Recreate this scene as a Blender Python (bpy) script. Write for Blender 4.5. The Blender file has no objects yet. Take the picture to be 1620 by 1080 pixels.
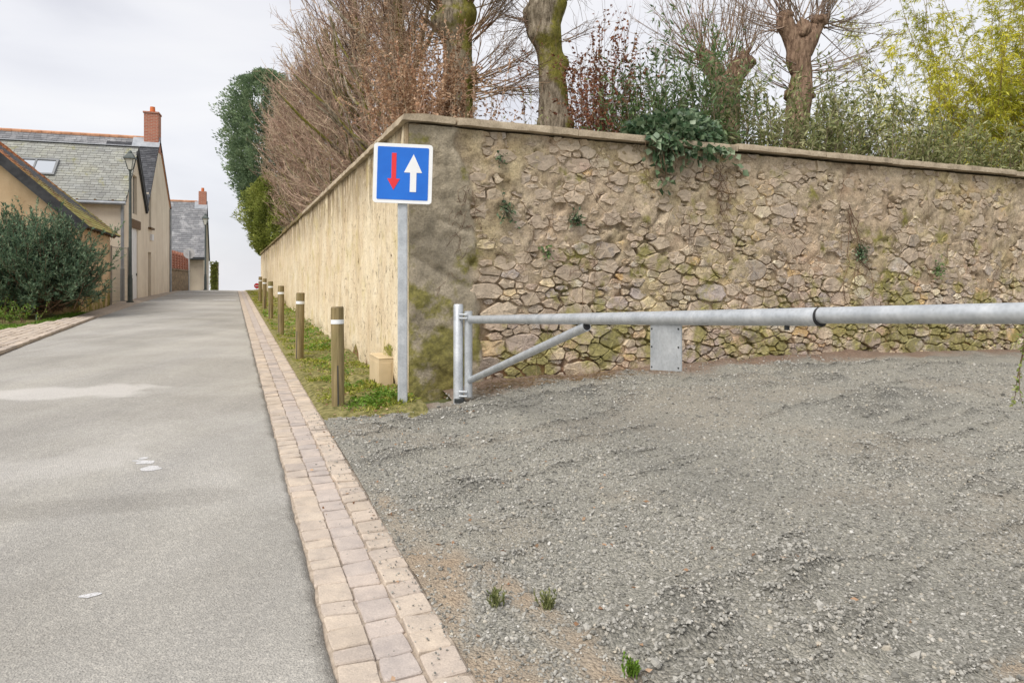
import bpy, bmesh, math, random
import numpy as np
from mathutils import Vector, Matrix

rng = np.random.default_rng(7)
random.seed(7)
sc = bpy.context.scene
COL = sc.collection
rad = math.radians

# ------------------------------------------------------------------ camera, sky, sun, exposure
CAMZ = 1.45
cam_d = bpy.data.cameras.new('camera')
cam_d.sensor_width = 36.0
cam_d.lens = 24.0
cam_d.shift_y = -95.0 / 1620.0
cam_d.clip_start = 0.05
cam_d.clip_end = 5000
cam = bpy.data.objects.new('camera', cam_d)
cam.location = (0, 0, CAMZ)
cam.rotation_euler = (rad(90), 0, 0)
COL.objects.link(cam)
sc.camera = cam

SUN_EL, SUN_AZ = rad(50), rad(218)
w = bpy.data.worlds.new('World')
sc.world = w
w.use_nodes = True
nt = w.node_tree
for n in list(nt.nodes):
    nt.nodes.remove(n)
out = nt.nodes.new('ShaderNodeOutputWorld')
bg = nt.nodes.new('ShaderNodeBackground')
sky = nt.nodes.new('ShaderNodeTexSky')
sky.sky_type = 'NISHITA'
sky.sun_disc = False
sky.sun_elevation = SUN_EL
sky.sun_rotation = SUN_AZ
tc = nt.nodes.new('ShaderNodeTexCoord')
mp = nt.nodes.new('ShaderNodeMapping')
mp.inputs['Scale'].default_value = (1.0, 1.0, 2.6)
mp.inputs['Location'].default_value = (0.35, 0.2, 0.15)
nz = nt.nodes.new('ShaderNodeTexNoise')
nz.inputs['Scale'].default_value = 2.3
nz.inputs['Detail'].default_value = 7
nz.inputs['Roughness'].default_value = 0.48
nz.inputs['Distortion'].default_value = 0.35
rp = nt.nodes.new('ShaderNodeValToRGB')
e = rp.color_ramp.elements
e[0].position = 0.30; e[0].color = (0.69, 0.69, 0.745, 1)
e[1].position = 0.68; e[1].color = (1.0, 0.985, 0.975, 1)
m1 = e.new(0.5); m1.color = (0.885, 0.88, 0.91, 1)
lv = nt.nodes.new('ShaderNodeVectorMath'); lv.operation = 'SCALE'
lv.inputs['Scale'].default_value = 4.0
mx = nt.nodes.new('ShaderNodeMix'); mx.data_type = 'RGBA'
mx.inputs['Factor'].default_value = 0.93
nt.links.new(tc.outputs['Generated'], mp.inputs['Vector'])
nt.links.new(mp.outputs['Vector'], nz.inputs['Vector'])
nt.links.new(nz.outputs['Fac'], rp.inputs['Fac'])
nt.links.new(rp.outputs['Color'], lv.inputs[0])
nt.links.new(sky.outputs['Color'], mx.inputs['A'])
nt.links.new(lv.outputs['Vector'], mx.inputs['B'])
nt.links.new(mx.outputs['Result'], bg.inputs['Color'])
bg.inputs['Strength'].default_value = 0.1
nt.links.new(bg.outputs['Background'], out.inputs['Surface'])

sd = bpy.data.lights.new('sun', 'SUN')
sd.energy = 1.5
sd.angle = rad(38)
sd.color = (1.0, 0.95, 0.87)
sun = bpy.data.objects.new('sun', sd)
sv = Vector((math.sin(SUN_AZ) * math.cos(SUN_EL), math.cos(SUN_AZ) * math.cos(SUN_EL), math.sin(SUN_EL)))
sun.rotation_euler = sv.to_track_quat('Z', 'Y').to_euler()
sun.location = (-20, -20, 40)
COL.objects.link(sun)

vs = sc.view_settings
vs.view_transform = 'Standard'
vs.look = 'None'
vs.gamma = 1
vs.use_curve_mapping = False
vs.exposure = 1.34

# ------------------------------------------------------------------ places
A = math.atan(444 / 1080.0)            # heading of the street, to the left of the view
SA, CA = math.sin(A), math.cos(A)

def XY(s, t):                           # s along the street, t to its right
    return (-SA * s + CA * t, CA * s + SA * t)

def ST(X, Y):
    return (CA * Y - SA * X, CA * X + SA * Y)

def hs(s):
    s = np.asarray(s, dtype=float)
    d = np.maximum(s - 38.0, 0)
    d1 = np.minimum(d, 34.0)
    z = 0.021 * np.minimum(s, 38.0) + 0.021 * d1 - 0.0016 * d1 ** 2
    return z + (d - d1) * (0.021 - 2 * 0.0016 * 34.0)

def sst(a, b, x):
    x = np.clip((np.asarray(x, dtype=float) - a) / (b - a), 0, 1)
    return x * x * (3 - 2 * x)

def hashf(ix, iy, iz, seed):
    h = (ix.astype(np.int64) * 374761393 + iy.astype(np.int64) * 668265263 + iz.astype(np.int64) * 2147483647 + seed * 974634777) & 0xFFFFFFFF
    h = ((h ^ (h >> 13)) * 1274126177) & 0xFFFFFFFF
    h = ((h ^ (h >> 16)) * 2246822519) & 0xFFFFFFFF
    h = h ^ (h >> 15)
    return (h & 0xFFFFFF).astype(float) / 0xFFFFFF

def vnoise(x, y, z=0.0, seed=0):
    x, y, z = np.broadcast_arrays(np.asarray(x, float), np.asarray(y, float), np.asarray(z, float))
    ix, iy, iz = np.floor(x), np.floor(y), np.floor(z)
    fx, fy, fz = x - ix, y - iy, z - iz
    fx, fy, fz = fx * fx * (3 - 2 * fx), fy * fy * (3 - 2 * fy), fz * fz * (3 - 2 * fz)
    r = 0
    for dx in (0, 1):
        for dy in (0, 1):
            for dz in (0, 1):
                wgt = (fx if dx else 1 - fx) * (fy if dy else 1 - fy) * (fz if dz else 1 - fz)
                r = r + wgt * hashf(ix + dx, iy + dy, iz + dz, seed)
    return r * 2 - 1

def fbm(x, y, z=0.0, octv=4, seed=0, gain=0.5):
    a, f, r = 1.0, 1.0, 0.0
    for o in range(octv):
        r = r + a * vnoise(np.asarray(x) * f, np.asarray(y) * f, np.asarray(z) * f, seed + o * 17)
        a *= gain; f *= 2.03
    return r

WT, WS = 1.78, 7.27                     # street face (t) and yard face (s) of the garden walls
FOOT_T = [-5, 0, 0.5, 1, 3.8, 6.7, 10.4, 30]
FOOT_Z = [0, 0.0, 0.08, 0.15, 0.235, 0.24, 0.15, 0.12]

def h_base(X, Y):
    s, t = ST(np.asarray(X, float), np.asarray(Y, float))
    z = hs(s)
    z = z + np.interp(t - WT, FOOT_T, FOOT_Z) * sst(3.0, 7.2, s) * (1 - sst(9.0, 12.0, s))
    return z

def rut(X, Y):
    # tyres have swept the loose stone into low ridges that run away to the right
    X = np.asarray(X, float); Y = np.asarray(Y, float)
    v = -X * 0.6 + Y * 0.8 + 0.012 * (X - 1) ** 2 + 0.10 * fbm(X * 0.9, Y * 0.9, 0, 3, 31)
    al = 0.8 * X + 0.6 * Y
    a = vnoise(v * 2.3, al * .30, 0, 50) + .30 * fbm(v * 5, al * 1.2, 0, 2, 51)
    b = vnoise(v * 3.9 + 7, al * .42, 0, 53) + .28 * fbm(v * 7, al * 1.6, 0, 2, 54)
    m = sst(-.35, .35, fbm(al * .8, v * .8, 0, 3, 55))
    m2 = sst(-.3, .4, fbm(al * .9 + 5, v * .9, 0, 3, 56))
    q = np.clip(np.exp(-(a / .17) ** 2) * m + .8 * np.exp(-(b / .16) ** 2) * m2, 0, 1.2)
    q = q * (.72 + .45 * fbm(X * 6, Y * 6, 0, 2, 58))
    return np.clip(q, 0, 1), .058 * q - .014

def h_yard(X, Y):
    X = np.asarray(X, float); Y = np.asarray(Y, float)
    z = h_base(X, Y)
    z0 = z
    q, r = rut(X, Y)
    s, t = ST(X, Y)
    z = z0 + r * sst(0.80, 1.3, t) + 0.012 * fbm(X * 2.2, Y * 2.2, 0, 3, 5) + 0.010 * fbm(X * 9, Y * 9, 0, 3, 6) * sst(.8, 1.1, t)
    z = z + 0.05 * sst(6.75, 7.25, s) * (0.5 + 0.5 * vnoise(X * 3, Y * 3, 0, 9))
    return z

def hb(X, Y):
    return float(h_base(X, Y))

def pxY(px, Y):
    return (px - 810) / 1080.0 * Y

def px_s(px, s):                        # ground point seen in column px that lies at street distance s
    dx = (px - 810) / 1080.0
    Y = s / (CA - SA * dx)
    return dx * Y, Y

def pz(py, Y):
    return CAMZ + (445 - py) / 1080.0 * Y

# ------------------------------------------------------------------ object helpers
def link(o):
    COL.objects.link(o)
    return o

def tag(o, label=None, cat=None, group=None, kind=None):
    if label: o['label'] = label
    if cat: o['category'] = cat
    if group: o['group'] = group
    if kind: o['kind'] = kind
    return o

def root(name, loc, rz, label, cat, group=None, kind=None):
    o = bpy.data.objects.new(name, None)
    o.empty_display_size = 0.2
    o.location = loc
    o.rotation_euler = (0, 0, rz)
    link(o)
    return tag(o, label, cat, group, kind)

class MB:
    def __init__(self):
        self.v = []; self.f = []
    def add(self, vs, fs):
        n = len(self.v)
        self.v.extend([tuple(p) for p in vs])
        self.f.extend([tuple(i + n for i in f) for f in fs])
        return self
    def box(self, x0, x1, y0, y1, z0, z1, mtx=None):
        vs = [Vector(p) for p in ((x0, y0, z0), (x1, y0, z0), (x1, y1, z0), (x0, y1, z0), (x0, y0, z1), (x1, y0, z1), (x1, y1, z1), (x0, y1, z1))]
        if mtx is not None:
            vs = [mtx @ p for p in vs]
        return self.add(vs, [(0, 3, 2, 1), (4, 5, 6, 7), (0, 1, 5, 4), (1, 2, 6, 5), (2, 3, 7, 6), (3, 0, 4, 7)])
    def quad(self, a, b, c, d):
        return self.add([a, b, c, d], [(0, 1, 2, 3)])
    def prism(self, pts, off):          # polygon pts (3-D) swept by off
        n = len(pts); off = Vector(off)
        a = [Vector(p) for p in pts]; b = [p + off for p in a]
        fs = [tuple(range(n))[::-1], tuple(range(n, 2 * n))]
        fs += [(i, (i + 1) % n, n + (i + 1) % n, n + i) for i in range(n)]
        return self.add(a + b, fs)
    def tube(self, pts, radii, n=12, cap=True, twist=0.0):
        pts = [Vector(p) for p in pts]
        if not hasattr(radii, '__len__'):
            radii = [radii] * len(pts)
        vs = []; fs = []
        ref = None
        for i, p in enumerate(pts):
            d = (pts[min(i + 1, len(pts) - 1)] - pts[max(i - 1, 0)]).normalized()
            if ref is None:
                ref = Vector((0, 0, 1)) if abs(d.z) < .9 else Vector((1, 0, 0))
            s = d.cross(ref).normalized(); u = s.cross(d).normalized(); ref = u
            for k in range(n):
                an = 2 * math.pi * (k + .5) / n + twist
                vs.append(p + s * (math.cos(an) * radii[i]) + u * (math.sin(an) * radii[i]))
        for i in range(len(pts) - 1):
            for k in range(n):
                fs.append((i * n + k, i * n + (k + 1) % n, (i + 1) * n + (k + 1) % n, (i + 1) * n + k))
        if cap:
            fs.append(tuple(range(n))[::-1])
            fs.append(tuple((len(pts) - 1) * n + k for k in range(n)))
        return self.add(vs, fs)
    def build(self, name, mat, parent=None, smooth=False, bevel=0.0, seg=2):
        me = bpy.data.meshes.new(name)
        me.from_pydata(self.v, [], self.f)
        bm = bmesh.new(); bm.from_mesh(me)
        bmesh.ops.recalc_face_normals(bm, faces=bm.faces)
        bm.to_mesh(me); bm.free()
        me.update()
        return finish(name, me, mat, parent, smooth, bevel, seg)

def finish(name, me, mat, parent=None, smooth=False, bevel=0.0, seg=2):
    if mat is not None and len(me.materials) == 0:
        me.materials.append(mat)
    if smooth:
        me.polygons.foreach_set('use_smooth', [True] * len(me.polygons))
        if bevel == 0.0 and smooth == 'auto':
            me.set_sharp_from_angle(angle=rad(40))
    o = bpy.data.objects.new(name, me)
    link(o)
    if parent is not None:
        o.parent = parent
    if bevel:
        b = o.modifiers.new('edge', 'BEVEL'); b.width = bevel; b.segments = seg; b.limit_method = 'ANGLE'; b.angle_limit = rad(40)
    return o

def np_mesh(name, V, F, mat, parent=None, smooth=False, attr=None, origin=None):
    """V (n,3); F (m,3|4) index array; attr dict of point floats."""
    V = np.asarray(V, dtype=np.float32).reshape(-1, 3)
    if origin is not None:
        V = V - np.asarray(origin, dtype=np.float32)
    F = np.asarray(F, dtype=np.int32)
    k = F.shape[1]
    me = bpy.data.meshes.new(name)
    me.vertices.add(len(V)); me.vertices.foreach_set('co', V.ravel())
    me.loops.add(F.size); me.loops.foreach_set('vertex_index', F.ravel())
    me.polygons.add(len(F)); me.polygons.foreach_set('loop_start', np.arange(len(F), dtype=np.int32) * k)
    me.update(calc_edges=True)
    if attr:
        for nm, a in attr.items():
            at = me.attributes.new(nm, 'FLOAT', 'POINT')
            at.data.foreach_set('value', np.asarray(a, dtype=np.float32).ravel())
    me.validate()
    return finish(name, me, mat, parent, smooth)

def grid_faces(nu, nv):
    i = np.arange(nu - 1)[:, None]; j = np.arange(nv - 1)[None, :]
    a = i * nv + j
    return np.stack([a, a + nv, a + nv + 1, a + 1], -1).reshape(-1, 4)

def tubes_np(P, R, ns=3):
    """P (N,K,3), R (N,K) -> verts, quads"""
    N, K, _ = P.shape
    T = np.gradient(P, axis=1)
    T /= np.linalg.norm(T, axis=2, keepdims=True) + 1e-9
    ref = np.where(np.abs(T[..., 2:3]) < .8, np.array([0, 0, 1.0]), np.array([1.0, 0, 0]))
    S = np.cross(T, ref); S /= np.linalg.norm(S, axis=2, keepdims=True) + 1e-9
    U = np.cross(S, T)
    an = np.arange(ns) * 2 * np.pi / ns
    V = P[:, :, None, :] + R[:, :, None, None] * (np.cos(an)[None, None, :, None] * S[:, :, None, :] + np.sin(an)[None, None, :, None] * U[:, :, None, :])
    b = (np.arange(N)[:, None, None] * K + np.arange(K - 1)[None, :, None]) * ns
    k = np.arange(ns)[None, None, :]; k2 = (k + 1) % ns
    F = np.stack([b + k, b + k2, b + ns + k2, b + ns + k], -1).reshape(-1, 4)
    return V.reshape(-1, 3), F

def grow(P0, D, L, K=6, up=0.25, wob=0.06, r0=0.008, r1=0.002):
    N = len(P0)
    D = D / (np.linalg.norm(D, axis=1, keepdims=True) + 1e-9)
    P = np.zeros((N, K, 3)); P[:, 0] = P0
    d = D.copy()
    st = (L / (K - 1))[:, None]
    for k in range(1, K):
        P[:, k] = P[:, k - 1] + d * st
        d = d + np.array([0, 0, up]) / (K - 1) + rng.normal(0, wob, (N, 3))
        d /= np.linalg.norm(d, axis=1, keepdims=True)
    R = np.linspace(1, 0, K)[None, :] * (np.asarray(r0) - r1).reshape(-1, 1) + r1
    R = np.broadcast_to(R, (N, K))
    return P, R

def branch_from(P, n, lo=.25, hi=.95, spread=.7):
    N, K, _ = P.shape
    i = rng.integers(0, N, n)
    u = rng.uniform(lo, hi, n) * (K - 1)
    k = np.minimum(u.astype(int), K - 2); f = (u - k)[:, None]
    p = P[i, k] * (1 - f) + P[i, k + 1] * f
    t = P[i, k + 1] - P[i, k]; t /= np.linalg.norm(t, axis=1, keepdims=True) + 1e-9
    return p, t + rng.normal(0, spread, (n, 3)), u / (K - 1)

def leaves_np(p, d, L, Wd, droop=0.0, fold=0.25, six=False):
    """leaf blades: base, sides, tip; folded along the midrib"""
    n = len(p)
    L = np.broadcast_to(np.asarray(L, float), (n,)); Wd = np.broadcast_to(np.asarray(Wd, float), (n,))
    d = d / (np.linalg.norm(d, axis=1, keepdims=True) + 1e-9)
    r = rng.normal(0, 1, (n, 3))
    s = np.cross(d, r); s /= np.linalg.norm(s, axis=1, keepdims=True) + 1e-9
    nn = np.cross(s, d)
    b = p
    tip = p + d * L[:, None] - np.array([0, 0, 1]) * (droop * L)[:, None]
    mid = p + d * (L * .45)[:, None] - np.array([0, 0, 1]) * (droop * .3 * L)[:, None]
    l = mid + s * (Wd / 2)[:, None] + nn * (fold * Wd)[:, None]
    rr = mid - s * (Wd / 2)[:, None] + nn * (fold * Wd)[:, None]
    V = np.stack([b, l, tip, rr], 1).reshape(-1, 3)
    o = np.arange(n)[:, None] * 4
    F = np.concatenate([o + np.array([[0, 1, 2]]), o + np.array([[0, 2, 3]])], 0)
    rnd = np.repeat(rng.random(n), 4)
    return V, F, rnd

def merge(parts):
    Vs, Fs, n = [], [], 0
    for V, F in parts:
        Vs.append(V); Fs.append(F + n); n += len(V)
    return np.concatenate(Vs), np.concatenate(Fs)

# ------------------------------------------------------------------ materials
def col4(c): return (c[0], c[1], c[2], 1)

class N:
    def __init__(self, name):
        self.m = bpy.data.materials.new(name)
        self.m.use_nodes = True
        self.t = self.m.node_tree
        self.b = self.t.nodes['Principled BSDF']
        self.pos = self.t.nodes.new('ShaderNodeNewGeometry').outputs['Position']
    def new(self, ty, **kw):
        n = self.t.nodes.new(ty)
        for k, v in kw.items(): setattr(n, k, v)
        return n
    def ln(self, a, b): self.t.links.new(a, b)
    def map(self, scale, rot=(0, 0, 0), vec=None):
        m = self.new('ShaderNodeMapping')
        m.inputs['Rotation'].default_value = rot
        m.inputs['Scale'].default_value = scale
        self.ln(vec or self.pos, m.inputs['Vector'])
        return m.outputs['Vector']
    def noise(self, scale, detail=5, rough=.55, vec=None, dist=0.0):
        n = self.new('ShaderNodeTexNoise')
        n.inputs['Scale'].default_value = scale
        n.inputs['Detail'].default_value = detail
        n.inputs['Roughness'].default_value = rough
        n.inputs['Distortion'].default_value = dist
        self.ln(vec or self.pos, n.inputs['Vector'])
        return n.outputs['Fac']
    def voro(self, scale, feature='F1', out='Distance', vec=None):
        n = self.new('ShaderNodeTexVoronoi', feature=feature)
        n.inputs['Scale'].default_value = scale
        self.ln(vec or self.pos, n.inputs['Vector'])
        return n.outputs[out]
    def ramp(self, fac, stops, interp='LINEAR'):
        r = self.new('ShaderNodeValToRGB')
        r.color_ramp.interpolation = interp
        el = r.color_ramp.elements
        while len(el) > 1: el.remove(el[-1])
        el[0].position = stops[0][0]; el[0].color = col4(stops[0][1])
        for p, c in stops[1:]:
            x = el.new(p); x.color = col4(c)
        self.ln(fac, r.inputs['Fac'])
        return r.outputs['Color']
    def fr(self, fac, lo, hi):
        m = self.new('ShaderNodeMapRange', interpolation_type='SMOOTHSTEP')
        m.inputs['From Min'].default_value = lo; m.inputs['From Max'].default_value = hi
        self.ln(fac, m.inputs['Value'])
        return m.outputs['Result']
    def mix(self, fac, a, b, blend='MIX'):
        m = self.new('ShaderNodeMix', data_type='RGBA', blend_type=blend)
        for s, k in ((fac, 'Factor'), (a, 'A'), (b, 'B')):
            if isinstance(s, (int, float)): m.inputs[k].default_value = s
            elif isinstance(s, tuple): m.inputs[k].default_value = col4(s)
            else: self.ln(s, m.inputs[k])
        return m.outputs['Result']
    def math(self, op, a, b=None, clamp=False):
        m = self.new('ShaderNodeMath', operation=op, use_clamp=clamp)
        for i, s in enumerate((a, b)):
            if s is None: continue
            if isinstance(s, (int, float)): m.inputs[i].default_value = s
            else: self.ln(s, m.inputs[i])
        return m.outputs[0]
    def attr(self, name):
        n = self.new('ShaderNodeAttribute'); n.attribute_name = name
        return n.outputs['Fac']
    def rand(self):
        return self.new('ShaderNodeObjectInfo').outputs['Random']
    def z(self):
        s = self.new('ShaderNodeSeparateXYZ'); self.ln(self.pos, s.inputs[0]); return s.outputs['Z']
    def xyz(self, vec=None):
        s = self.new('ShaderNodeSeparateXYZ'); self.ln(vec or self.pos, s.inputs[0]); return s.outputs
    def bump(self, h, strength=.5, dist=.01, prev=None):
        b = self.new('ShaderNodeBump')
        b.inputs['Strength'].default_value = strength
        b.inputs['Distance'].default_value = dist
        self.ln(h, b.inputs['Height'])
        if prev is not None: self.ln(prev, b.inputs['Normal'])
        return b.outputs['Normal']
    def out(self, color, rough=.85, metal=0.0, spec=.3, normal=None, sss=None, trans=None):
        B = self.b.inputs
        if isinstance(color, tuple): B['Base Color'].default_value = col4(color)
        else: self.ln(color, B['Base Color'])
        if isinstance(rough, (int, float)): B['Roughness'].default_value = rough
        else: self.ln(rough, B['Roughness'])
        B['Metallic'].default_value = metal
        B['Specular IOR Level'].default_value = spec
        if normal is not None: self.ln(normal, B['Normal'])
        return self.m

def simple(name, c0, c1, scale=6, rough=.8, metal=0, spec=.3, bump=.3, bscale=40, bdist=.005, vec=None, lo=.35, hi=.65):
    n = N(name)
    v = n.map(vec) if vec else None
    c = n.ramp(n.noise(scale, 6, .6, v), [(lo, c0), (hi, c1)])
    nm = n.bump(n.noise(bscale, 4, .6, v), bump, bdist) if bump else None
    return n.out(c, rough, metal, spec, nm)

def leafmat(name, cols, rough=.5, spec=.35, trans=True, big=1.2):
    n = N(name)
    a = n.attr('rnd')
    c = n.ramp(a, [(i / (len(cols) - 1), c) for i, c in enumerate(cols)])
    k = n.ramp(n.noise(big, 3, .5), [(.3, (.65, .68, .6)), (.7, (1.2, 1.18, 1.1))])
    c = n.mix(1.0, c, k, 'MULTIPLY')
    m = n.out(c, rough, 0, spec)
    if trans:                             # thin leaf: part of the light goes through
        tr = n.new('ShaderNodeBsdfTranslucent'); n.ln(c, tr.inputs['Color'])
        ms = n.new('ShaderNodeMixShader'); ms.inputs[0].default_value = .3
        n.ln(n.b.outputs[0], ms.inputs[1]); n.ln(tr.outputs[0], ms.inputs[2])
        o = n.t.nodes['Material Output']
        n.ln(ms.outputs[0], o.inputs['Surface'])
    return m

M = {}
# asphalt: pale, worn
n = N('worn_asphalt')
big = n.noise(.55, 5, .6, dist=.4)
c = n.ramp(big, [(.28, (.30, .288, .265)), (.5, (.37, .358, .333)), (.72, (.44, .427, .405))])
grain = n.noise(150, 3, .8)
c = n.mix(.9, c, n.ramp(grain, [(.3, (.38, .37, .36)), (.46, (.95, .95, .95)), (.58, (1.08, 1.08, 1.07)), (.72, (1.5, 1.48, 1.45))]), 'MULTIPLY')
pk = n.fr(n.noise(70, 4, .8), .63, .70)
c = n.mix(n.math('MULTIPLY', pk, .55), c, (.15, .135, .115))
vg = n.voro(80, 'F1', 'Color')
sep = n.new('ShaderNodeSeparateColor'); n.ln(vg, sep.inputs[0])
c = n.mix(.5, c, n.ramp(sep.outputs[0], [(0, (.72, .72, .72)), (.8, (1.05, 1.04, 1.03)), (1, (1.35, 1.33, 1.3))]), 'MULTIPLY')
trackv = n.map((1.5, .12, 1), (0, 0, -A))
c = n.mix(.55, c, n.ramp(n.noise(1.1, 4, .55, trackv), [(.3, (.8, .8, .82)), (.65, (1.12, 1.11, 1.09))]), 'MULTIPLY')
pat = n.fr(n.math('ADD', n.attr('pale'), n.math('MULTIPLY', n.math('SUBTRACT', n.noise(45, 5, .8), .5), .9)), .05, .95)
c = n.mix(pat, c, (.58, .56, .54))
drk = n.math('MULTIPLY', n.attr('dark'), n.fr(n.noise(50, 5, .8), .25, .6))
c = n.mix(drk, c, (.13, .12, .105))
hgt = n.math('ADD', n.noise(160, 3, .8), n.math('MULTIPLY', n.voro(120), .9))
M['asphalt'] = n.out(c, .9, 0, .2, n.bump(hgt, .8, .006))

# setts
n = N('sandstone_sett')
r = n.rand()
c = n.ramp(r, [(0, (.42, .36, .30)), (.3, (.49, .42, .35)), (.55, (.475, .41, .345)), (.8, (.42, .365, .32)), (1, (.52, .44, .36))])
c = n.mix(.8, c, n.ramp(n.noise(7, 6, .65), [(.3, (.72, .72, .74)), (.55, (1.02, 1, .98)), (.75, (1.22, 1.2, 1.15))]), 'MULTIPLY')
c = n.mix(.5, c, n.ramp(n.noise(140, 3, .7), [(.35, (.75, .75, .75)), (.65, (1.2, 1.2, 1.2))]), 'MULTIPLY')
c = n.mix(n.fr(n.noise(26, 4, .7), .66, .74), c, (.16, .14, .12))
M['sett'] = n.out(c, .85, 0, .25, n.bump(n.math('ADD', n.noise(28, 5, .6), n.math('MULTIPLY', n.noise(120, 3, .6), .35)), .55, .008))
n = N('gutter_sett')
r = n.rand()
c = n.ramp(r, [(0, (.395, .35, .325)), (.4, (.45, .39, .35)), (.7, (.41, .365, .34)), (1, (.48, .41, .36))])
c = n.mix(.8, c, n.ramp(n.noise(7, 6, .65), [(.3, (.75, .75, .77)), (.75, (1.2, 1.18, 1.14))]), 'MULTIPLY')
c = n.mix(.5, c, n.ramp(n.noise(140, 3, .7), [(.35, (.75, .75, .75)), (.65, (1.2, 1.2, 1.2))]), 'MULTIPLY')
M['sett_mid'] = n.out(c, .8, 0, .3, n.bump(n.noise(30, 5, .6), .5, .007))
M['joint'] = simple('sandy_joint', (.25, .205, .165), (.44, .37, .30), 22, .95, bump=.6, bscale=150, bdist=.006)

# gravel
n = N('gravel_bed')
vc = n.voro(88, 'F1', 'Color'); sp = n.new('ShaderNodeSeparateColor'); n.ln(vc, sp.inputs[0])
c = n.ramp(sp.outputs[0], [(0, (.125, .123, .108)), (.35, (.23, .226, .199)), (.7, (.325, .32, .285)), (.92, (.39, .378, .343)), (1, (.47, .457, .42))])
c = n.mix(.7, c, n.ramp(n.noise(1.3, 6, .65), [(.3, (.66, .67, .68)), (.7, (1.25, 1.2, 1.12))]), 'MULTIPLY')
c = n.mix(.7, c, n.ramp(n.noise(200, 3, .7), [(.3, (.5, .5, .5)), (.7, (1.4, 1.39, 1.36))]), 'MULTIPLY')
lo = n.attr('loose')
fine_ = n.ramp(n.noise(115, 4, .85), [(.32, (.12, .115, .098)), (.45, (.25, .24, .208)), (.56, (.33, .318, .28)), (.7, (.47, .455, .41))])
c = n.mix(n.math('MULTIPLY', n.math('SUBTRACT', 1.0, lo), .5), c, fine_)
c = n.mix(n.math('MULTIPLY', lo, .6), c, (.095, .092, .084))
soil = n.attr('soil')
sc_ = n.ramp(n.noise(45, 6, .72), [(.3, (.19, .14, .10)), (.5, (.34, .265, .19)), (.7, (.46, .365, .265))])
c = n.mix(soil, c, sc_)
red = n.attr('foot')
c = n.mix(n.math('MULTIPLY', red, .8), c, n.ramp(n.noise(24, 5, .65), [(.3, (.12, .07, .045)), (.7, (.27, .165, .11))]))
hh = n.math('SUBTRACT', 1.0, n.voro(88))
hh = n.math('ADD', hh, n.math('MULTIPLY', n.noise(40, 4, .6), .6))
M['gravel'] = n.out(c, .95, 0, .2, n.bump(hh, .9, .012))
n = N('gravel_chip')
c = n.ramp(n.rand(), [(0, (.14, .136, .122)), (.3, (.225, .218, .195)), (.6, (.31, .30, .272)), (.88, (.38, .368, .335)), (.95, (.40, .36, .29)), (.985, (.46, .445, .41)), (1, (.58, .57, .54))])
c = n.mix(.6, c, n.ramp(n.noise(120, 3, .6), [(.3, (.7, .7, .7)), (.7, (1.25, 1.25, 1.25))]), 'MULTIPLY')
M['chip'] = n.out(c, .85, 0, .3, n.bump(n.noise(260, 3, .6), .4, .003))

M['soil'] = simple('verge_soil', (.085, .085, .022), (.30, .265, .11), 16, .95, bump=.9, bscale=50, bdist=.025)
M['earth'] = simple('field_earth', (.07, .085, .03), (.16, .16, .07), .6, .95, bump=.6, bscale=5, bdist=.05)
M['grass'] = leafmat('grass_blade', [(.13, .155, .02), (.25, .29, .04), (.38, .40, .07), (.50, .43, .16)], .6, .25, big=3)
M['weed'] = leafmat('weed_leaf', [(.08, .15, .02), (.15, .27, .035), (.24, .38, .06)], .5, .3, big=4)
M['deadgrass'] = leafmat('dry_straw', [(.20, .13, .075), (.34, .24, .14), (.45, .34, .22)], .8, .2, big=3)

# wall render (cream, streaked)
n = N('cream_render')
vv = n.map((1, 1, .45))
c = n.ramp(n.noise(1.9, 7, .66, vv), [(.25, (.54, .41, .25)), (.42, (.69, .565, .39)), (.56, (.77, .66, .475)), (.75, (.85, .76, .60))])
streak = n.noise(5.5, 6, .7, n.map((1, 1, .075)))
z = n.z()
topm = n.fr(z, 1.6, 3.25)
sm = n.math('MULTIPLY', n.fr(streak, .47, .66), n.math('ADD', n.math('MULTIPLY', n.math('MULTIPLY', topm, topm), 1.0), .13), True)
c = n.mix(sm, c, (.22, .15, .075))
under = n.math('MULTIPLY', n.math('MULTIPLY', n.fr(z, 2.2, 3.2), n.fr(n.noise(4.5, 6, .72, n.map((1, 1, .11))), .40, .54)), .85)
c = n.mix(under, c, (.20, .145, .085))
c = n.mix(n.math('MULTIPLY', n.fr(n.noise(1.7, 5, .6), .52, .7), .55), c, (.55, .45, .20))
fine = n.noise(30, 6, .75)
c = n.mix(.85, c, n.ramp(fine, [(.28, (.62, .58, .52)), (.5, (1, 1, 1)), (.75, (1.14, 1.13, 1.1))]), 'MULTIPLY')
pits = n.fr(n.noise(13, 6, .8, n.map((1, 1, .55))), .58, .65)
c = n.mix(n.math('MULTIPLY', pits, .85), c, (.20, .13, .07))
c = n.mix(n.math('MULTIPLY', n.fr(n.noise(3, 5, .6), .56, .66), .5), c, (.78, .68, .52))
hh = n.math('ADD', fine, n.math('MULTIPLY', pits, -1.2))
M['render'] = n.out(c, .95, 0, .15, n.bump(hh, .9, .018))

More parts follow.
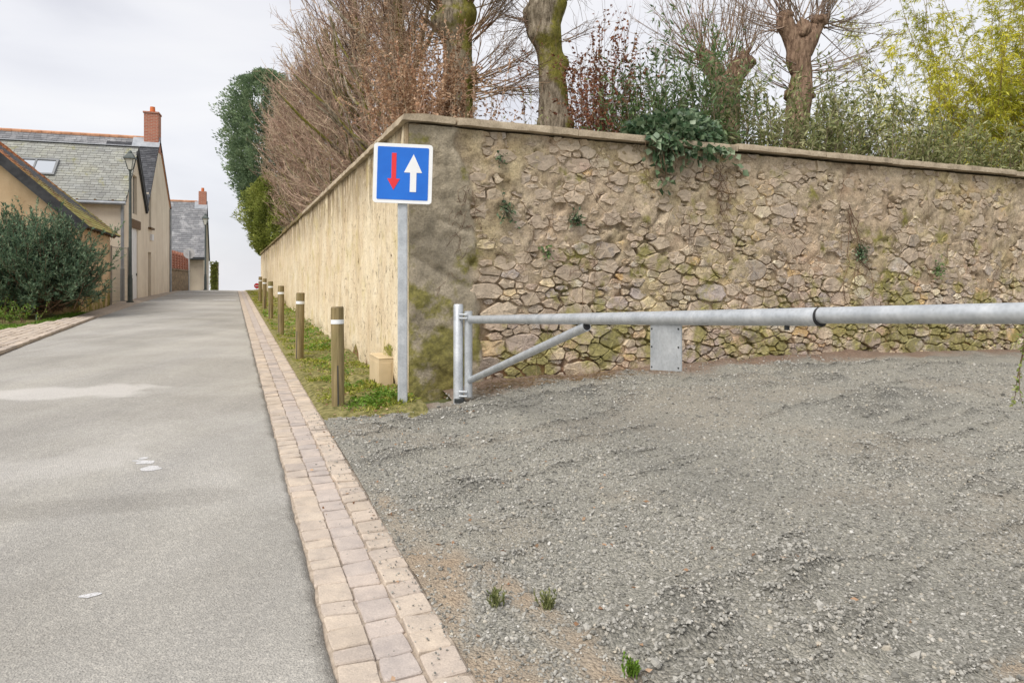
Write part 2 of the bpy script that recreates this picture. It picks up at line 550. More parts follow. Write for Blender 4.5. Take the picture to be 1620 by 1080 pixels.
# mortar / cement face of the stone wall
n = N('old_mortar')
c = n.ramp(n.noise(2.4, 6, .62), [(.28, (.22, .17, .12)), (.45, (.38, .305, .225)), (.6, (.50, .41, .31)), (.78, (.60, .50, .385))])
c = n.mix(.75, c, n.ramp(n.noise(17, 6, .7), [(.28, (.4, .37, .34)), (.5, (1, 1, 1)), (.75, (1.3, 1.28, 1.22))]), 'MULTIPLY')
c = n.mix(n.math('MULTIPLY', n.fr(n.noise(1.3, 4, .6), .52, .7), .5), c, (.46, .32, .235))
c = n.mix(.8, c, n.ramp(n.noise(52, 5, .75), [(.3, (.42, .4, .38)), (.5, (1, 1, 1)), (.7, (1.3, 1.3, 1.28))]), 'MULTIPLY')
c = n.mix(.8, c, n.ramp(n.noise(.9, 4, .6), [(.35, (1.06, .99, .92)), (.5, (1, 1, .95)), (.65, (1.06, 1.06, .78))]), 'MULTIPLY')
dk = n.fr(n.noise(6.5, 6, .78), .60, .68)
c = n.mix(n.math('MULTIPLY', dk, .7), c, (.10, .075, .05))
cem = n.attr('cement')
cc = n.ramp(n.noise(3.2, 6, .65), [(.28, (.19, .165, .12)), (.5, (.37, .32, .24)), (.75, (.55, .475, .365))])
cc = n.mix(.7, cc, n.ramp(n.noise(48, 4, .75), [(.3, (.5, .5, .5)), (.7, (1.35, 1.33, 1.3))]), 'MULTIPLY')
c = n.mix(cem, c, cc)
mossn = n.noise(2.1, 6, .65)
lowm = n.math('ADD', n.math('MULTIPLY', n.fr(n.z(), 2.6, .3), .14), n.math('MULTIPLY', cem, .025))
mm = n.fr(n.math('ADD', mossn, lowm), .58, .70)
c = n.mix(n.math('MULTIPLY', mm, .85), c, n.ramp(n.noise(22, 4, .6), [(.3, (.11, .105, .022)), (.7, (.30, .275, .065))]))
foot = n.math('MULTIPLY', n.math('MULTIPLY', n.fr(n.z(), .78, .38), n.fr(n.noise(3, 4, .6), .38, .58)), n.math('SUBTRACT', 1.0, n.math('MULTIPLY', cem, .85)))
c = n.mix(n.math('MULTIPLY', foot, .8), c, (.20, .095, .055))
hh = n.math('ADD', n.noise(30, 5, .7), n.math('MULTIPLY', n.noise(9, 4, .65), .8))
M['mortar'] = n.out(c, .95, 0, .15, n.bump(hh, .8, .018))

n = N('rubble_stone')
rr = n.attr('rnd')
c = n.ramp(rr, [(0, (.36, .295, .245)), (.12, (.56, .455, .355)), (.24, (.42, .345, .305)), (.36, (.64, .535, .41)), (.48, (.29, .25, .235)), (.60, (.66, .55, .415)), (.70, (.48, .37, .31)), (.79, (.60, .43, .23)), (.88, (.80, .72, .59)), (.95, (.40, .35, .335)), (1, (.52, .44, .41))])
c = n.mix(.85, c, n.ramp(n.noise(9, 6, .68), [(.28, (.6, .58, .57)), (.5, (1, 1, 1)), (.75, (1.28, 1.25, 1.2))]), 'MULTIPLY')
c = n.mix(.8, c, n.ramp(n.noise(48, 5, .75), [(.3, (.5, .48, .46)), (.5, (1, 1, 1)), (.7, (1.3, 1.3, 1.28))]), 'MULTIPLY')
c = n.mix(.8, c, n.ramp(n.noise(.9, 4, .6), [(.35, (1.06, .99, .92)), (.5, (1, 1, .96)), (.65, (1.06, 1.06, .80))]), 'MULTIPLY')
smear = n.fr(n.math('ADD', n.noise(5.5, 6, .75), n.math('MULTIPLY', n.fr(n.z(), .9, 2.4), .12)), .51, .58)
c = n.mix(n.math('MULTIPLY', smear, .75), c, n.ramp(n.noise(14, 5, .7), [(.3, (.34, .27, .20)), (.7, (.57, .465, .355))]))
mossn = n.noise(2.1, 6, .65)
mm = n.fr(n.math('ADD', mossn, n.math('MULTIPLY', n.fr(n.z(), 2.6, .3), .14)), .585, .71)
c = n.mix(n.math('MULTIPLY', mm, .75), c, n.ramp(n.noise(22, 4, .6), [(.3, (.14, .135, .025)), (.7, (.36, .33, .09))]))
M['stone'] = n.out(c, .9, 0, .2, n.bump(n.math('ADD', n.noise(24, 6, .68), n.math('MULTIPLY', n.noise(90, 4, .65), .4)), .75, .014))

n = N('coping_concrete')
c = n.ramp(n.noise(5, 6, .65), [(.28, (.24, .195, .14)), (.5, (.42, .345, .25)), (.75, (.55, .465, .35))])
c = n.mix(.6, c, n.ramp(n.noise(55, 4, .7), [(.3, (.6, .6, .6)), (.7, (1.25, 1.25, 1.25))]), 'MULTIPLY')
c = n.mix(n.fr(n.noise(3.1, 6, .7), .62, .72), c, (.14, .115, .055))
M['coping'] = n.out(c, .92, 0, .2, n.bump(n.noise(34, 5, .7), .6, .01))
n = N('mossy_coping')
c = n.ramp(n.noise(4, 6, .65), [(.3, (.10, .075, .045)), (.5, (.22, .17, .10)), (.62, (.30, .26, .07)), (.8, (.38, .36, .10))])
M['coping_moss'] = n.out(c, .95, 0, .15, n.bump(n.noise(20, 5, .7), .8, .03))

# metal, wood, paint
n = N('galvanised_steel')
c = n.ramp(n.noise(9, 5, .6, n.map((1, 1, 1))), [(.3, (.40, .425, .45)), (.6, (.53, .555, .58)), (.8, (.63, .65, .67))])
c = n.mix(.35, c, n.ramp(n.voro(55, 'F1', 'Distance'), [(.2, (.8, .8, .8)), (.7, (1.15, 1.15, 1.15))]), 'MULTIPLY')
c = n.mix(n.math('MULTIPLY', n.fr(n.noise(14, 6, .75), .64, .72), .5), c, (.22, .22, .21))
rg = n.math('ADD', n.math('MULTIPLY', n.noise(11, 4, .6), .3), .33)
M['galv'] = n.out(c, rg, .55, .5, n.bump(n.noise(60, 4, .6), .12, .004))
M['dull_zinc'] = simple('dull_zinc', (.27, .29, .32), (.38, .40, .43), 4, .6, .3, bump=.15)
M['dark_metal'] = simple('dark_metal', (.03, .033, .035), (.06, .065, .065), 10, .5, .4, bump=.1)
M['tube_shade'] = simple('tube_shade_black', (.02, .02, .022), (.04, .04, .042), 10, .7, bump=.1)  # black colour for the shade inside the barrier's open tube ends
n = N('weathered_post_wood')
v = n.map((9, 9, .55))
c = n.ramp(n.noise(3.2, 7, .65, v), [(.25, (.10, .075, .035)), (.45, (.20, .155, .075)), (.6, (.275, .215, .11)), (.8, (.36, .29, .165))])
c = n.mix(n.fr(n.noise(5, 6, .7, n.map((11, 11, .35))), .635, .69), c, (.055, .04, .02))
c = n.mix(n.math('MULTIPLY', n.fr(n.noise(2.2, 4, .6), .5, .7), .4), c, (.17, .17, .06))
M['wood'] = n.out(c, .85, 0, .2, n.bump(n.noise(4, 7, .7, v), .7, .012))
M['endgrain'] = simple('wood_endgrain', (.14, .105, .055), (.28, .22, .13), 30, .9, bump=.5)
n = N('white_band')
c = n.mix(n.fr(n.noise(40, 5, .7), .58, .68), (.74, .76, .78), (.42, .42, .40))
M['band'] = n.out(c, .5, 0, .4)
M['cream_box'] = simple('cream_cabinet_plastic', (.52, .41, .255), (.63, .50, .32), 3, .6, bump=.05)
M['sign_white'] = simple('sign_white', (.74, .75, .76), (.82, .83, .84), 5, .35, spec=.5, bump=0)
M['sign_blue'] = simple('sign_blue', (.006, .125, .56), (.009, .155, .65), 2.5, .35, spec=.5, bump=0)
M['sign_red'] = simple('sign_red', (.62, .018, .025), (.72, .028, .035), 3, .35, spec=.5, bump=0)
M['white_paint'] = simple('worn_white_paint', (.36, .355, .345), (.58, .58, .595), 120, .8, bump=.5, bscale=150, bdist=.006, lo=.4, hi=.55)

# houses
def facade(name, a, b, d, moss=False):
    n = N(name)
    c = n.ramp(n.noise(1.1, 6, .6), [(.3, a), (.7, b)])
    c = n.mix(.6, c, n.ramp(n.noise(2.2, 5, .6, n.map((1, 1, .1))), [(.3, (.8, .78, .75)), (.7, (1.1, 1.1, 1.1))]), 'MULTIPLY')
    c = n.mix(n.fr(n.noise(3.5, 6, .7), .6, .7), c, d)
    if moss:
        mk = n.math('MULTIPLY', n.fr(n.z(), 1.7, .75), n.fr(n.noise(1.8, 5, .65), .36, .55))
        c = n.mix(mk, c, n.ramp(n.noise(7, 5, .65), [(.3, (.10, .09, .02)), (.7, (.30, .26, .07))]))
    return n.out(c, .95, 0, .15, n.bump(n.noise(14, 5, .7), .4, .02))
M['facade_b'] = facade('beige_lime_render', (.66, .575, .465), (.77, .69, .575), (.66, .55, .40))
M['facade_a'] = facade('ochre_rough_render', (.50, .355, .21), (.66, .50, .33), (.36, .25, .15), True)
M['facade_c'] = facade('grey_lime_render', (.40, .345, .28), (.50, .44, .35), (.34, .29, .22))
n = N('lichened_slate')
c = n.ramp(n.attr('rnd'), [(0, (.235, .235, .225)), (.5, (.275, .28, .265)), (1, (.325, .33, .315))])
c = n.mix(.7, c, n.ramp(n.noise(.9, 5, .6), [(.3, (.8, .82, .85)), (.55, (1, 1, .95)), (.75, (1.12, 1.1, .82))]), 'MULTIPLY')
c = n.mix(n.math('MULTIPLY', n.fr(n.noise(2.3, 6, .65), .56, .68), .5), c, (.27, .26, .10))
M['slate'] = n.out(c, .75, 0, .3, n.bump(n.noise(9, 4, .6), .3, .01))
n = N('dark_slate')
c = n.ramp(n.attr('rnd'), [(0, (.035, .037, .045)), (.6, (.055, .058, .068)), (1, (.085, .088, .098))])
M['slate_dark'] = n.out(c, .6, 0, .4)
n = N('weathered_slate')
c = n.ramp(n.attr('rnd'), [(0, (.15, .153, .165)), (.6, (.19, .193, .205)), (1, (.24, .24, .25))])
c = n.mix(n.fr(n.noise(1.2, 6, .65), .5, .66), c, (.32, .32, .33))
M['slate_old'] = n.out(c, .8, 0, .3)
n = N('mossy_tile')
c = n.ramp(n.noise(1.6, 5, .65), [(.3, (.34, .17, .08)), (.42, (.27, .21, .09)), (.55, (.34, .31, .11)), (.75, (.42, .38, .16))])
up = n.fr(n.z(), 4.2, 5.2)
c = n.mix(up, c, n.ramp(n.noise(6, 5, .6), [(.3, (.42, .16, .07)), (.7, (.60, .30, .16))]))
M['tile'] = n.out(c, .9, 0, .2, n.bump(n.noise(9, 4, .6), .5, .03))
M['ridge'] = simple('terracotta_ridge', (.36, .17, .09), (.56, .30, .18), 3, .9)
M['pot'] = simple('terracotta_pot', (.50, .13, .04), (.62, .19, .07), 4, .85)
M['bargeboard'] = simple('dark_bargeboard', (.025, .026, .03), (.055, .056, .06), 5, .7)
M['timber'] = simple('old_timber', (.09, .055, .03), (.20, .13, .075), 4, .9, vec=(1, 6, 6))
n = N('chimney_brick')
bt = n.new('ShaderNodeTexBrick')
tcn = n.new('ShaderNodeTexCoord')
bt.inputs['Scale'].default_value = 1.0
bt.inputs['Brick Width'].default_value = .22; bt.inputs['Row Height'].default_value = .075; bt.inputs['Mortar Size'].default_value = .012
bt.inputs['Color1'].default_value = (.36, .115, .07, 1); bt.inputs['Color2'].default_value = (.46, .165, .10, 1); bt.inputs['Mortar'].default_value = (.42, .30, .24, 1)
ob = n.xyz(tcn.outputs['Object'])
cb = n.new('ShaderNodeCombineXYZ'); n.ln(n.math('ADD', ob['X'], ob['Y']), cb.inputs[0]); n.ln(ob['Z'], cb.inputs[1])
n.ln(cb.outputs[0], bt.inputs['Vector'])
M['brick'] = n.out(bt.outputs['Color'], .9, 0, .2, n.bump(bt.outputs['Fac'], -.5, .01))
M['garden_stone'] = simple('garden_wall_stone', (.13, .095, .06), (.34, .25, .16), 5, .95, bump=.9, bscale=9, bdist=.05)
M['white_door'] = simple('white_door_paint', (.66, .66, .67), (.75, .75, .76), 2, .5, bump=.05)
M['grey_frame'] = simple('grey_frame_paint', (.16, .17, .18), (.22, .23, .24), 3, .5, bump=.05)
n = N('window_glass')
M['glass'] = n.out((.10, .115, .13), .06, 0, .8)
n = N('skylight_glass')
M['skyglass'] = n.out((.80, .83, .84), .06, 1.0, .9)
M['opening'] = simple('shuttered_timber', (.20, .16, .11), (.30, .25, .17), 4, .9, vec=(8, 8, .6))
M['lamp_green'] = simple('lamp_post_paint', (.055, .07, .068), (.085, .10, .097), 6, .5, .1, bump=.08)
n = N('lantern_glass')
M['lantern'] = n.out((.62, .62, .56), .3, 0, .5)
M['wire'] = simple('fence_wire', (.22, .20, .18), (.33, .30, .27), 6, .6, .3, bump=0)
M['sign_back'] = simple('sign_back_grey', (.44, .45, .46), (.52, .53, .54), 4, .5, .2, bump=0)

# plants
n = N('mossy_bark')
v = n.map((6, 6, 1.4))
c = n.ramp(n.noise(3.2, 7, .7, v), [(.3, (.06, .048, .034)), (.44, (.19, .155, .11)), (.56, (.34, .285, .215)), (.72, (.50, .435, .34))])
sx = n.new('ShaderNodeNewGeometry'); nx = n.xyz(sx.outputs['Normal'])
side = n.math('MULTIPLY', n.fr(nx['X'], -.2, .9), .17)
mk = n.fr(n.math('ADD', n.noise(1.6, 5, .65), side), .52, .64)
c = n.mix(n.math('MULTIPLY', mk, .9), c, n.ramp(n.noise(14, 5, .65), [(.3, (.11, .11, .02)), (.7, (.34, .31, .055))]))
M['bark'] = n.out(c, .95, 0, .15, n.bump(n.noise(4.5, 7, .72, v), 1.0, .05))
n = N('reddish_bark')
c = n.ramp(n.noise(3.2, 7, .7, v if False else n.map((6, 6, 1.6))), [(.3, (.06, .038, .026)), (.44, (.20, .13, .09)), (.56, (.34, .23, .16)), (.72, (.46, .335, .24))])
c = n.mix(n.math('MULTIPLY', n.fr(n.noise(1.9, 5, .65), .55, .68), .8), c, (.17, .15, .04))
M['bark_red'] = n.out(c, .95, 0, .15, n.bump(n.noise(5, 7, .72, n.map((6, 6, 1.6))), 1.0, .05))
M['twig'] = leafmat('bare_twig', [(.17, .105, .07), (.27, .175, .125), (.36, .24, .18), (.30, .235, .15)], .8, .2, trans=False)
M['twig_pink'] = leafmat('pinkish_twig', [(.13, .08, .062), (.38, .25, .205), (.60, .44, .375), (.56, .46, .33)], .8, .2, trans=False)
M['twig_grey'] = leafmat('greyish_twig', [(.15, .105, .09), (.23, .17, .15), (.32, .235, .20), (.27, .20, .13)], .8, .2, trans=False)
M['beech'] = leafmat('dry_beech_leaf', [(.26, .14, .09), (.42, .25, .165), (.54, .35, .245), (.62, .44, .33)], .7, .25)
M['copper'] = leafmat('copper_leaf', [(.13, .05, .035), (.24, .09, .055), (.33, .13, .075), (.28, .17, .09)], .6, .3)
M['oleander'] = leafmat('oleander_leaf', [(.10, .125, .045), (.20, .23, .085), (.32, .34, .15), (.50, .49, .29)], .5, .4)
M['oleander_dk'] = leafmat('dark_laurel_leaf', [(.05, .10, .035), (.10, .175, .06), (.16, .24, .095), (.22, .28, .14)], .45, .45)
M['ivy'] = leafmat('ivy_leaf', [(.035, .075, .04), (.085, .15, .08), (.16, .24, .14), (.27, .34, .235)], .4, .5)
M['bamboo'] = leafmat('bamboo_leaf', [(.28, .31, .04), (.46, .46, .045), (.66, .62, .06), (.78, .71, .10)], .5, .35)
M['culm'] = simple('bamboo_culm', (.22, .16, .06), (.34, .25, .12), 5, .6, bump=.1)
M['yew'] = leafmat('yew_needle', [(.05, .095, .065), (.11, .185, .125), (.18, .275, .185), (.28, .37, .255)], .6, .3)
M['cypress'] = leafmat('cypress_spray', [(.11, .165, .105), (.18, .255, .16), (.27, .36, .225), (.36, .44, .28)], .6, .3)
M['limegreen'] = leafmat('light_conifer_spray', [(.17, .20, .05), (.26, .30, .07), (.34, .38, .10), (.42, .43, .14)], .6, .3)
M['fineleaf'] = leafmat('fine_hanging_leaf', [(.10, .15, .03), (.19, .24, .06), (.32, .34, .14)], .5, .35)
M['vine'] = simple('dead_vine_stem', (.10, .06, .04), (.22, .14, .09), 12, .95)

# ------------------------------------------------------------------ ground, road, gutter, yard
def sheet(name, svals, tvals, zfun, mat, label, attrf=None, kind='structure', cat='ground', smooth=True):
    S, T = np.meshgrid(np.asarray(svals, float), np.asarray(tvals, float), indexing='ij')
    if callable(zfun):
        X, Y = XY(S, T)
        Z = zfun(X, Y)
    V = np.stack([X, Y, Z], -1).reshape(-1, 3)
    at = attrf(X, Y, S, T) if attrf else None
    F = grid_faces(len(svals), len(tvals))[:, ::-1]
    o = np_mesh(name, V, F, mat, None, smooth, at)
    return tag(o, label, cat, None, kind)

sg = np.concatenate([np.linspace(-400, -20, 12), np.linspace(-12, 90, 60), np.linspace(110, 1500, 24)])
tg = np.concatenate([np.linspace(-900, -40, 16), np.linspace(-32, 32, 40), np.linspace(40, 900, 16)])
sheet('ground', sg, tg, lambda X, Y: h_base(X, Y) - .09, M['earth'], 'earth and rough grass lying under the street and the gardens')

def road_left(s):
    return np.interp(s, [-10, 22, 30, 40, 52, 80], [-3.42, -3.38, -3.2, -2.75, -2.6, -2.6])

def gauss_blob(X, Y, cx, cy, rx, ry, ang, seed, soft=.35):
    ca, sa = math.cos(ang), math.sin(ang)
    u = ((X - cx) * ca + (Y - cy) * sa) / rx
    v = (-(X - cx) * sa + (Y - cy) * ca) / ry
    d = np.sqrt(u * u + v * v) + .38 * fbm(X * 2.6, Y * 2.6, 0, 4, seed)
    return 1 - sst(1 - soft, 1 + soft, d)

def road_attr(X, Y, S, T):
    pale = .55 * gauss_blob(X, Y, -4.85, 7.6, 1.05, .42, .12, 3)
    pale = np.maximum(pale, .34 * gauss_blob(X, Y, -3.3, 4.75, 1.0, .5, .5, 8))
    edge = .22 * sst(-.35, .25, T) * (.5 + .5 * fbm(X * 1.6, Y * 1.6, 0, 3, 77)) * (1 - sst(4, 12, S))
    pale = np.clip(np.maximum(pale, edge), 0, 1)
    dark = .30 * gauss_blob(X, Y, -3.1, 6.9, .5, .9, -.3, 12, .6)
    dark = np.maximum(dark, .30 * gauss_blob(X, Y, -2.45, 4.05, 1.35, .14, .35, 15, .5))
    dark = np.maximum(dark, .22 * gauss_blob(X, Y, -1.6, 4.6, .3, 1.6, .35, 19, .7))
    jag = .03 * fbm(S * 7, T * 0 + 3.3, 0, 3, 21)
    dark = np.maximum(dark, .62 * sst(.28, .345, T + jag))
    return {'pale': pale, 'dark': np.clip(dark, 0, 1)}

ss = np.concatenate([np.arange(-8, 2, .5), np.arange(2, 10, .06), np.arange(10, 50, .25), np.arange(50, 110, 2)])
fr_ = np.concatenate([np.linspace(0, .55, 40), np.linspace(.56, 1, 70)])
S = np.repeat(ss[:, None], len(fr_), 1)
lt = road_left(ss)[:, None]
T = lt + (.352 - lt) * fr_[None, :]
X, Y = XY(S, T)
Z = h_base(X, Y) + .035 * (1 - ((T + 1.5) / 1.9) ** 2) + .004 * fbm(X * 1.5, Y * 1.5, 0, 3, 2) + np.where(fr_[None, :] > .995, -.03, 0)
# ragged outer rim of the asphalt
T2 = T.copy(); T2[:, -6:] += (.012 * fbm(ss * 9, ss * 0 + 1.7, 0, 3, 41))[:, None]
X2, Y2 = XY(S, T2)
o = np_mesh('road', np.stack([X2, Y2, Z], -1), grid_faces(len(ss), len(fr_))[:, ::-1], M['asphalt'], None, True, road_attr(X, Y, S, T))
road = tag(o, 'pale worn asphalt lane climbing to the crest between houses and wall', 'road', None, 'structure')

def paint(name, pts, mat, parent, lift=.006, n=26):
    """a flat splash on the road"""
    cx, cy, rx, ry, ang, seed = pts
    vs, fs = [], []
    for k in range(n):
        a = 2 * math.pi * k / n
        r = 1 + .38 * float(fbm(math.cos(a) * 1.1 + seed, math.sin(a) * 1.1, 0, 2, seed))
        u, v = rx * r * math.cos(a), ry * r * math.sin(a)
        x = cx + u * math.cos(ang) - v * math.sin(ang); y = cy + u * math.sin(ang) + v * math.cos(ang)
        s_, t_ = ST(x, y)
        vs.append((x, y, hb(x, y) + .035 * (1 - ((t_ + 1.5) / 1.9) ** 2) + .004 * float(fbm(x * 1.5, y * 1.5, 0, 3, 2)) + .0025))
    fs = [tuple(range(n))]
    me = bpy.data.meshes.new(name); me.from_pydata(vs, [], fs); me.update()
    return finish(name, me, mat, parent)

def ground_at(px, py):
    dx = (px - 810) / 1080; Y = 3.0
    for _ in range(20):
        Y = (CAMZ - hb(dx * Y, Y) - .02) / ((py - 445) / 1080)
    return dx * Y, Y
for (px, py, rx, ry, an, sd_) in [(232, 733, .055, .05, .3, 3), (240, 742, .06, .055, .1, 5), (226, 727, .03, .03, .2, 7), (222, 731, .05, .018, 0, 9), (140, 945, .035, .022, .5, 11)]:
    gx, gy = ground_at(px, py)
    paint('paint_splash', (gx, gy, rx, ry, an, sd_), M['white_paint'], road)
# faint transverse line up the street
mb = MB()
for k in range(14):
    t0 = -3.0 + k * .23
    if k in (3, 8, 9): continue
    p = []
    for (s_, t_) in ((30.6, t0), (30.6, t0 + .2), (31.0, t0 + .2), (31.0, t0)):
        x, y = XY(s_, t_); p.append((x, y, hb(x, y) + .035 * (1 - ((t_ + 1.5) / 1.9) ** 2) + .009))
    mb.quad(*p)
mb.build('road_line', M['white_paint'], road)
mb = MB()
for k in range(10):
    t0 = -2.6 + k * .28
    p = []
    for (s_, t_) in ((37.2, t0), (37.2, t0 + .24), (37.6, t0 + .24), (37.6, t0)):
        x, y = XY(s_, t_); p.append((x, y, hb(x, y) + .035 * (1 - ((t_ + 1.5) / 1.9) ** 2) + .009))
    mb.quad(*p)
mb.build('road_line', M['white_paint'], road)

# paved gutter: three rows of setts
GUT0, GW = .35, .148
gut = root('paved_gutter', (*XY(0, GUT0), 0), A, 'three rows of pinkish sandstone setts edging the asphalt as a shallow gutter', 'gutter', None, 'structure')
sj = np.concatenate([np.arange(-3, 14, .1), np.arange(14, 110, 1.0)])
tj = np.array([-.03, 0, .05, .148, .222, .296, .40, .446, .475, .505])
dz = np.array([-.06, -.012, -.010, -.014, -.022, -.014, -.006, -.004, -.02, -.07])
SS, TT = np.meshgrid(sj, tj, indexing='ij')
Xj, Yj = XY(SS, TT + GUT0)
Zj = h_base(Xj, Yj) + dz[None, :] + .003 * fbm(SS * 6, TT * 9, 0, 3, 4)
np_mesh('joint_sand', np.stack([TT, SS, Zj], -1), grid_faces(len(sj), len(tj))[:, ::-1], M['joint'], gut, True)

def sett_mesh(seed, L, W_):
    r = random.Random(seed)
    a, b = W_ / 2, L / 2
    out_ = []
    for (cx, cy, n0) in ((-a, -b, 0), (a, -b, 1), (a, b, 2), (-a, b, 3)):
        jx, jy = r.uniform(-.005, .005), r.uniform(-.007, .007)
        out_.append((cx + jx, cy + jy))
    ring = []
    for i in range(4):
        p, q = out_[i], out_[(i + 1) % 4]
        for u in (.05, .5, .95):
            ring.append((p[0] + (q[0] - p[0]) * u + r.uniform(-.003, .003), p[1] + (q[1] - p[1]) * u + r.uniform(-.003, .003)))
    n_ = len(ring)
    tx, ty = r.uniform(-.02, .02), r.uniform(-.03, .03)
    zf = lambda x, y: tx * x + ty * y
    vs = [(x, y, -.06) for x, y in ring] + [(x, y, zf(x, y) - .005 + r.uniform(-.002, .001)) for x, y in ring] + [(x * .94, y * .94, zf(x, y) + r.uniform(-.0015, .0015)) for x, y in ring] + [(0, 0, .001)]
    fs = []
    for k in range(n_):
        k2 = (k + 1) % n_
        fs += [(k, k2, n_ + k2, n_ + k), (n_ + k, n_ + k2, 2 * n_ + k2, 2 * n_ + k), (2 * n_ + k, 2 * n_ + k2, 3 * n_)]
    return vs, fs
sett_lib = {}
for Lk in (0, 1, 2):
    Ls = (.115, .145, .175)[Lk]
    for j in range(7):
        vs, fs = sett_mesh(Lk * 50 + j, Ls - .007, GW - .008)
        me = bpy.data.meshes.new('sett'); me.from_pydata(vs, [], fs); me.update()
        for row in (0, 1):
            mm_ = me.copy(); mm_.materials.append(M['sett_mid' if row else 'sett'])
            sett_lib[(Lk, j, row)] = (mm_, Ls, vs, fs)
rs = random.Random(5)
far_V, far_F, far_R = {0: [], 1: []}, {0: [], 1: []}, {}
for row in range(3):
    s_ = 1.75 + rs.uniform(0, .1); cnt = 0
    while s_ < 46:
        Lk = rs.choices((0, 1, 2), (3, 5, 3))[0]; j = rs.randrange(7); isr = 1 if row == 1 else 0
        me, Ls, vs, fs = sett_lib[(Lk, j, isr)]
        tc_ = (row + .5) * GW + rs.uniform(-.004, .004)
        x, y = XY(s_ + Ls / 2, tc_ + GUT0)
        zc = hb(x, y) + (.000, -.007, .004)[row] + rs.uniform(-.003, .003)
        tilt = (.035, 0, -.04)[row] + rs.uniform(-.02, .02)
        rot = (0.021 + rs.uniform(-.015, .015), tilt, rs.uniform(-.025, .025) + (math.pi if rs.random() < .5 else 0))
        if cnt < 100:
            o = bpy.data.objects.new('sett', me); o.parent = gut
            o.location = (tc_, s_ + Ls / 2, zc); o.rotation_euler = rot
            link(o)
        else:
            cz = math.cos(rot[2]); szz = math.sin(rot[2])
            b0 = len(far_V[isr])
            for (a_, b_, c_) in vs:
                xx, yy = a_ * cz - b_ * szz, a_ * szz + b_ * cz
                far_V[isr].append((tc_ + xx, s_ + Ls / 2 + yy, zc + c_ + .021 * yy - tilt * xx))
            far_F[isr] += [tuple(q + b0 for q in f) for f in fs]
        cnt += 1
        s_ += Ls
for isr in (0, 1):
    me = bpy.data.meshes.new('far_setts'); me.from_pydata(far_V[isr], [], far_F[isr]); me.update()
    o = finish('far_setts', me, M['sett_mid' if isr else 'sett'], gut); o['kind'] = 'stuff'

# gravel yard
def soil_mask(X, Y):
    s, t = ST(X, Y)
    m = gauss_blob(X, Y, -.33, 2.95, .16, .75, .18, 61, .4)
    m = np.maximum(m, .95 * gauss_blob(X, Y, .12, 2.85, .10, .55, .5, 63, .45))
    m = np.maximum(m, .9 * gauss_blob(X, Y, -.1, 2.35, .22, .25, 0, 65, .4))
    m = np.maximum(m, gauss_blob(X, Y, 1.95, 2.45, .42, .17, .35, 67, .35))
    m = np.maximum(m, .55 * gauss_blob(X, Y, -.75, 4.1, .09, .5, .3, 69, .5))
    m = np.maximum(m * (.75 + .5 * fbm(X * 5, Y * 5, 0, 3, 72)), .14 * sst(.25, .7, fbm(X * .7, Y * 1.4, 0, 4, 71)))
    return np.clip(m, 0, 1)

def foot_mask(X, Y):
    s, t = ST(X, Y)
    return np.clip(sst(6.75, 7.2, s + .25 * fbm(X * 2, Y * 2, 0, 3, 91)) * .9, 0, 1)

def yard_attr(X, Y, S, T):
    return {'soil': soil_mask(X, Y), 'foot': foot_mask(X, Y), 'loose': rut(X, Y)[0]}
sy = np.concatenate([np.arange(-3, 1, .25), np.arange(1, 7.36, .045)])
ty = np.concatenate([np.arange(.80, 7, .045), np.arange(7, 18, .12)])
SY, TY = np.meshgrid(sy, ty, indexing='ij')
XX, YY = XY(SY, TY)
ZZ = h_yard(XX, YY)
keep = ~((SY > 6.72 + .10 * fbm(TY * 5, SY * 5, 0, 2, 14) + .30 * sst(1.25, 2.1, TY)) & (TY < 2.15))
F = grid_faces(len(sy), len(ty))[:, ::-1]
F = F[keep.reshape(-1)[F].all(1)]
ZZ = ZZ + .004
np_mesh('gravel_yard', np.stack([XX, YY, ZZ], -1), F, M['gravel'], None, True, yard_attr(XX, YY, SY, TY))
yard = tag(bpy.data.objects['gravel_yard'], 'grey crushed gravel yard with shallow tyre ruts below the stone wall', 'yard', None, 'structure')

# loose chips on the yard
def chips():
    pts = []
    for (y0, y1, dens, r0, r1) in ((1.9, 3.0, 6500, .0038, .0105), (3.0, 4.2, 5000, .0042, .0105), (4.2, 6.0, 2800, .0055, .011), (6.0, 9.5, 900, .007, .013)):
        x0, x1 = -2.2, .95 * y1 + .2
        n_ = int(dens * (x1 - x0) * (y1 - y0))
        X = rng.uniform(x0, x1, n_); Y = rng.uniform(y0, y1, n_)
        s, t = ST(X, Y)
        k = (t > .81 + .03 * vnoise(s * 6, t * 0, 0, 3)) & (s < 7.15) & (X < .9 * Y + .3) & ~((s > 6.65) & (t < 2.1))
        k &= rng.random(n_) > .88 * soil_mask(X, Y)
        k &= rng.random(n_) > .8 * foot_mask(X, Y)
        k &= rng.random(n_) < .48 + .65 * rut(X, Y)[0] + .2 * fbm(X * 1.6, Y * 1.6, 0, 3, 44)
        X, Y = X[k], Y[k]
        R = r0 + (r1 - r0) * rng.random(len(X)) ** 2.2
        big_ = rng.random(len(X)) < .012
        R = np.where(big_, R * 1.9, R)
        pts.append(np.stack([X, Y, h_yard(X, Y) + .004 + R * .25, R], 1))
    # strays on the setts
    n_ = 480
    s = rng.uniform(1.8, 7, n_); t = GUT0 + .46 - np.abs(rng.normal(0, .10, n_))
    X, Y = XY(s, t); R = rng.uniform(.002, .006, n_)
    pts.append(np.stack([X, Y, h_base(X, Y) + .012, R], 1))
    P = np.concatenate(pts)
    return P
P = chips()
me = bpy.data.meshes.new('gravel')
me.vertices.add(len(P)); me.vertices.foreach_set('co', P[:, :3].astype(np.float32).ravel())
at = me.attributes.new('scl', 'FLOAT_VECTOR', 'POINT')
